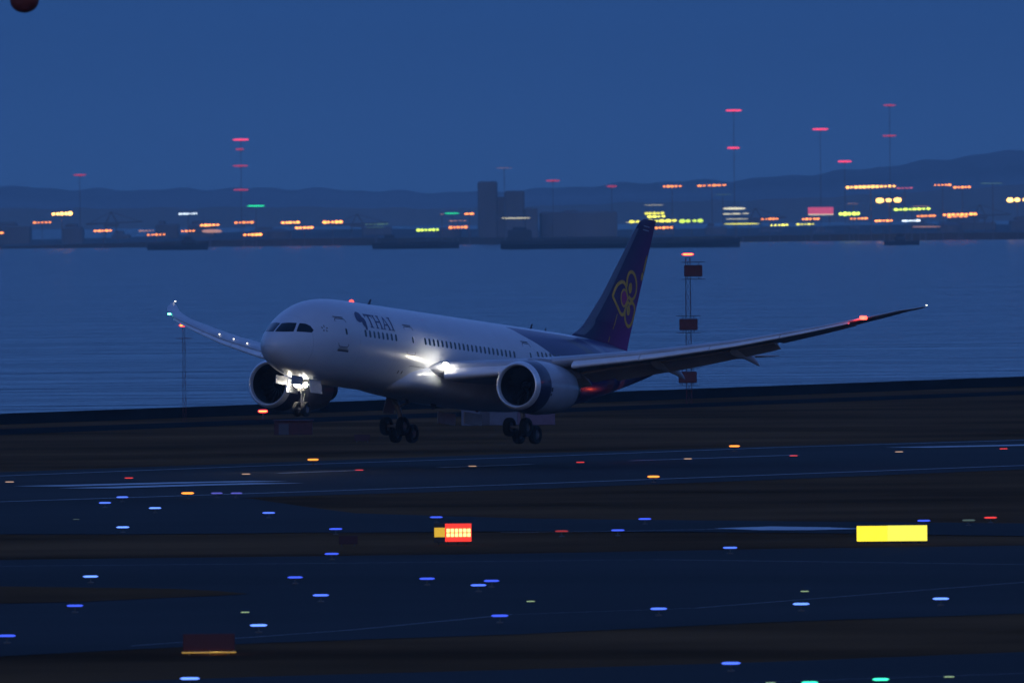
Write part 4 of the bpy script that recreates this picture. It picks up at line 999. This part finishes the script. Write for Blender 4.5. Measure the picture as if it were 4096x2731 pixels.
# far-shore lights, the sideways trail of each drawn as a rack of lamps
COL = {'o': ((1, .27, .05), 3.8), 'O': ((1, .42, .09), 5.6), 'y': ((.95, .9, .08), 2.2), 'Y': ((1, .48, .10), 8.0), 'g': ((.02, .9, .35), 1.2), 'G': ((.65, .95, .08), 2.4), 'w': ((.75, .9, 1), 2.0),
       'p': ((.85, .78, .5), .9), 'd': ((.8, .4, .28), .45), 'r': ((1, .06, .14), 1.3), 'R': ((.9, .08, .18), .4), 'e': ((.2, .4, .22), .3), 'k': ((1, .16, .26), .9)}
CN = {'o': 'orange', 'O': 'bright orange', 'y': 'yellow', 'Y': 'glaring amber', 'g': 'green', 'G': 'yellow-green', 'w': 'white', 'p': 'pale yellow', 'd': 'faint pinkish', 'r': 'red', 'R': 'faint red', 'e': 'faint green', 'k': 'pink'}
def lamp_rack(x, y, w_px, c, label, n=5, h_px=5, Y=None):
    Y = Y or SHORE_Y-30; k = mpp(Y); p = at(x, y, Y); o = thing('light_trail_mast', label, 'far lights', (p.x, Y, zb)); rv = random.Random(int(x*13+y))
    z = p.z-zb; w_ = w_px*k; col, s_ = COL[c]; q_ = rv.choice((.75, 1.1, 1.6)); m_ = glow('city_%s_%d' % (c, int(q_*100)), col, s_*q_)
    mb = MB(); mb.tube((0, 0, 0), (0, 0, z), .30, .2, 6); mb.box((0, .6, z), (w_, .3, .25)); mb.build('mast', M_bld, o)
    tilt_ = -.0
    r_ = min(w_/n*.42, h_px*k*.5)
    for i in range(n):
        xo = (i+.5)/n*w_-w_/2; mb = MB(); vr = rv.uniform(.62, 1.1); hx = w_/n*.47*(vr if n > 1 else 1); r_i = r_; r_ = r_*vr*.9; xo += rv.uniform(-.06, .06)*w_/n
        mb.lathe([(-hx, r_*.3), (-hx*.8, r_*.75), (-hx*.3, r_), (hx*.3, r_), (hx*.8, r_*.75), (hx, r_*.3)], (0, 0, 0), 'X', 8)
        mb.v = [(v[0]+xo, v[1], v[2]+z+xo*.02) for v in mb.v]
        mb.build('lamp', m_, o, smooth=True); r_ = r_i
    return o
racks = [
 (142, 491, 52, 'O', 5, 8, 'high, near the left side'), (97, 511, 46, 'o', 5, 4.5, 'low, left of the bright one at far left'), (3, 535, 10, 'o', 1, 5, 'cut by the left edge'),
 (236, 530, 46, 'o', 5, 4.5, 'low, alone between the left edge and the small ship'), (337, 530, 40, 'd', 5, 3.5, 'above the left end of the small ship'), (359, 539, 48, 'o', 5, 5.5, 'at the waterline above the small ship'),
 (432, 491, 46, 'w', 8, 5, 'high above the small left ship'), (588, 473, 46, 'g', 1, 3, 'high, left of the nose of the airliner'), (482, 517, 48, 'o', 5, 5, 'right above the small ship, upper of a group'),
 (432, 530.5, 36, 'o', 4, 4, 'lower left of the group above the small ship'), (484, 531, 52, 'd', 1, 9, 'broad and hazy above the right end of the small ship'), (560, 511, 48, 'o', 5, 5.5, 'below the green lamp on the left'),
 (580, 539, 46, 'o', 5, 5.5, 'at the waterline right of the small ship'), (667, 511, 46, 'o', 5, 5, 'above left of the airliner nose, upper of a pair'), (699, 523, 46, 'o', 5, 5, 'above left of the airliner nose, lower of a pair'),
 (764, 510, 48, 'o', 5, 6, 'straight above the airliner cockpit'), (865, 515, 60, 'e', 6, 3.5, 'in line above the front fuselage'), (862, 522, 44, 'e', 4, 3, 'just below the other faint green row'), (983, 528, 56, 'G', 6, 6.5, 'above the ship left of the long one'),
 (1052, 522, 46, 'o', 5, 6, 'left of the silo tower, lower row'), (1040, 490, 38, 'g', 1, 3, 'left of the silo tower, high'), (1078, 491, 24, 'o', 2, 4, 'just left of the silo tower'), (1015, 492, 10, 'd', 1, 4, 'left end beside the green lamp'),
 (1052, 507, 44, 'd', 4, 2.5, 'between the green and orange lamps by the silo'), (1184, 501, 76, 'p', 1, 3.5, 'long line in front of the silo tower'), (1158, 386, 40, 'd', 1, 1.8, 'highest, over the silo tower'),
 (1544, 428, 48, 'o', 5, 5.5, 'high right of the fin tip'), (1635, 426, 72, 'o', 6, 4.5, 'long and high, right of the fin tip'), (1503, 490, 50, 'y', 5, 7, 'straight above the fin tip, top row'), (1508, 497.5, 44, 'y', 4, 5, 'straight above the fin tip, second row'),
 (1500, 508, 118, 'y', 8, 7, 'behind the fin tip, long row'), (1588, 507.5, 60, 'G', 4, 9, 'right of the fin tip, brightest row'), (1525, 523, 46, 'o', 5, 6, 'half hidden by the fin tip'), (1450, 510.5, 30, 'p', 1, 2, 'thin line left of the fin tip'),
 (1500, 471, 50, 'p', 1, 1.8, 'thin line high above the fin tip'), (1687, 479, 58, 'p', 1, 5, 'upper of four right of the fin'), (1692, 491, 70, 'p', 3, 3, 'second of four right of the fin'), (1690, 503, 58, 'p', 1, 3, 'third of four right of the fin'),
 (1706, 514, 92, 'y', 1, 3.5, 'lowest of four right of the fin'), (1768, 503, 44, 'o', 5, 4.5, 'upper, left of the pink panel'), (1790, 517, 46, 'y', 5, 4.5, 'lower, left of the pink panel'), (1951, 491, 54, 'G', 5, 8.5, 'right of the pink panel'),
 (1862, 503, 46, 'o', 5, 5, 'below the pink panel'), (1850, 515, 44, 'y', 5, 3.5, 'lower row below the pink panel'), (1972, 502, 44, 'o', 5, 4.5, 'below the yellow-green row'), (2000, 429, 124, 'O', 12, 7, 'longest row, high on the right'),
 (2078, 432, 40, 'k', 4, 3, 'dotted, at the end of the longest row'), (2042, 460, 66, 'Y', 3, 13, 'brightest, right of centre right'), (2095, 480.5, 90, 'G', 8, 5, 'long slanted row below the brightest lamp'), (2113, 474, 48, 'd', 1, 3, 'thin line over the long yellow-green row'),
 (2127, 496, 48, 'o', 5, 4.5, 'below the long yellow-green row'), (2205, 492.5, 86, 'o', 8, 6, 'long row near the right side'), (2200, 497.5, 52, 'o', 4, 4, 'second row near the right side'), (2030, 507, 46, 'o', 5, 4.5, 'low, above the right ship'),
 (2093, 507, 46, 'w', 8, 5, 'low, right of the right ship'), (2125, 521, 74, 'd', 1, 3, 'thin line at the waterline on the right'), (2165, 425, 44, 'o', 5, 4, 'high on the right, left of a pair'), (2210, 430, 44, 'o', 5, 4.5, 'high on the right, right of a pair'),
 (2280, 421, 60, 'e', 1, 2, 'thin line high near the right side'), (2337, 459, 56, 'Y', 3, 12, 'cut by the right edge'), (1660, 447, 44, 'e', 1, 2, 'thin line between the high orange rows and the fin lamps'), (1960, 468, 30, 'd', 1, 1.5, 'thin line left of the brightest lamp')]
for x, y, w_, c, n, h_, d in racks:
    lamp_rack(x, y, w_*.94, c, '%s %s far off, %s' % (CN[c], 'light trail as lamps' if n > 1 else 'lamp', d), n, h_)
# red warning lights on tall stacks
def tower(x, lights, label, c='r'):
    k = mpp(SHORE_Y+60); top = lights[0][0]; p = at(x, top, SHORE_Y+60)
    o = thing('beacon_tower', label, 'tower', (p.x, SHORE_Y+60, zb)); z = p.z-zb
    mb = MB(); mb.tube((0, 0, 0), (0, 0, z), .28, .16, 8)
    mb.build('mast', M_bld, o)
    for y, xo, w_, c in lights:
        zz = z-(y-top)*k; mb = MB(); ww = w_*k*.4
        col, s_ = COL[c]; mb.lathe([(-ww, .2), (-ww*.8, .5), (0, .62), (ww*.8, .5), (ww, .2)], (xo*k*.3, -.6, zz), 'X', 8); mb.build('warning_light', glow('city_'+c, col, s_*1.3), o, smooth=True)
        mb = MB(); mb.lathe([(-.2, 1.2), (.2, 1.2)], (0, 0, zz-.8), 'Z', 10); mb.build('gallery', M_bld, o)
tower(553, [(321, 0, 46, 'r'), (343, -8, 24, 'R'), (381, -5, 44, 'R'), (436, -2, 44, 'R')], 'red-lit tall stack on the left with four warning lights')
tower(183, [(402, 0, 36, 'R')], 'faint red warning light alone high at far left')
tower(1685, [(254, 0, 46, 'r'), (340, -5, 36, 'r')], 'tall stack with two red warning lights right of the fin')
tower(1884, [(297, 0, 46, 'r')], 'stack with one red warning light above the pink panel')
tower(1940, [(371, 0, 40, 'r')], 'lower stack with dotted red warning light right of the single one')
tower(2043, [(242, 0, 36, 'R'), (312, -3, 40, 'R')], 'tall stack with two faint red lights at the right')
tower(1270, [(415, 0, 40, 'R')], 'low mast with dim red light right of the silo tower')
tower(1405, [(428, 0, 30, 'R')], 'low mast with very faint red light left of the fin tip')
# pink lit panel
p = at(1885, 484, 12200); k = mpp(12200); o = thing('lit_billboard', 'pink lit billboard above the far shore', 'billboard', (p.x, 12200, zb)); z = p.z-zb
mb = MB()
for s_ in (-1, 1): mb.tube((s_*20*k, .5, 0), (s_*20*k, .5, z), .3, n=6)
mb.build('leg', M_bld, o); mb = MB(); mb.bbox((0, 0, z), (58*k, .5, 16*k), .1); mb.build('pink_panel', glow('city_panel', (1, .12, .25), .7), o)
mb = MB(); mb.bbox((0, -.3, z-9*k), (58*k, .4, 2*k), .05); mb.build('white_edge', glow('city_p', (.85, .78, .5), 1.2), o)

# ------------------------------------------------------------------ haze
mb = MB(); mb.box((0, 16500, 145), (19400, 34000, 310))
hz_m = bpy.data.materials.new('haze'); hz_m.use_nodes = True; nt = hz_m.node_tree; nt.nodes.clear()
pv = nt.nodes.new('ShaderNodeVolumePrincipled'); pv.inputs['Color'].default_value = (.60, .92, 1.0, 1); pv.inputs['Density'].default_value = 3.4e-5; pv.inputs['Anisotropy'].default_value = .2
ou = nt.nodes.new('ShaderNodeOutputMaterial'); nt.links.new(pv.outputs[0], ou.inputs['Volume'])
hzo = mb.build('haze', hz_m); tag(hzo, 'thin evening haze over the bay', kind='stuff')
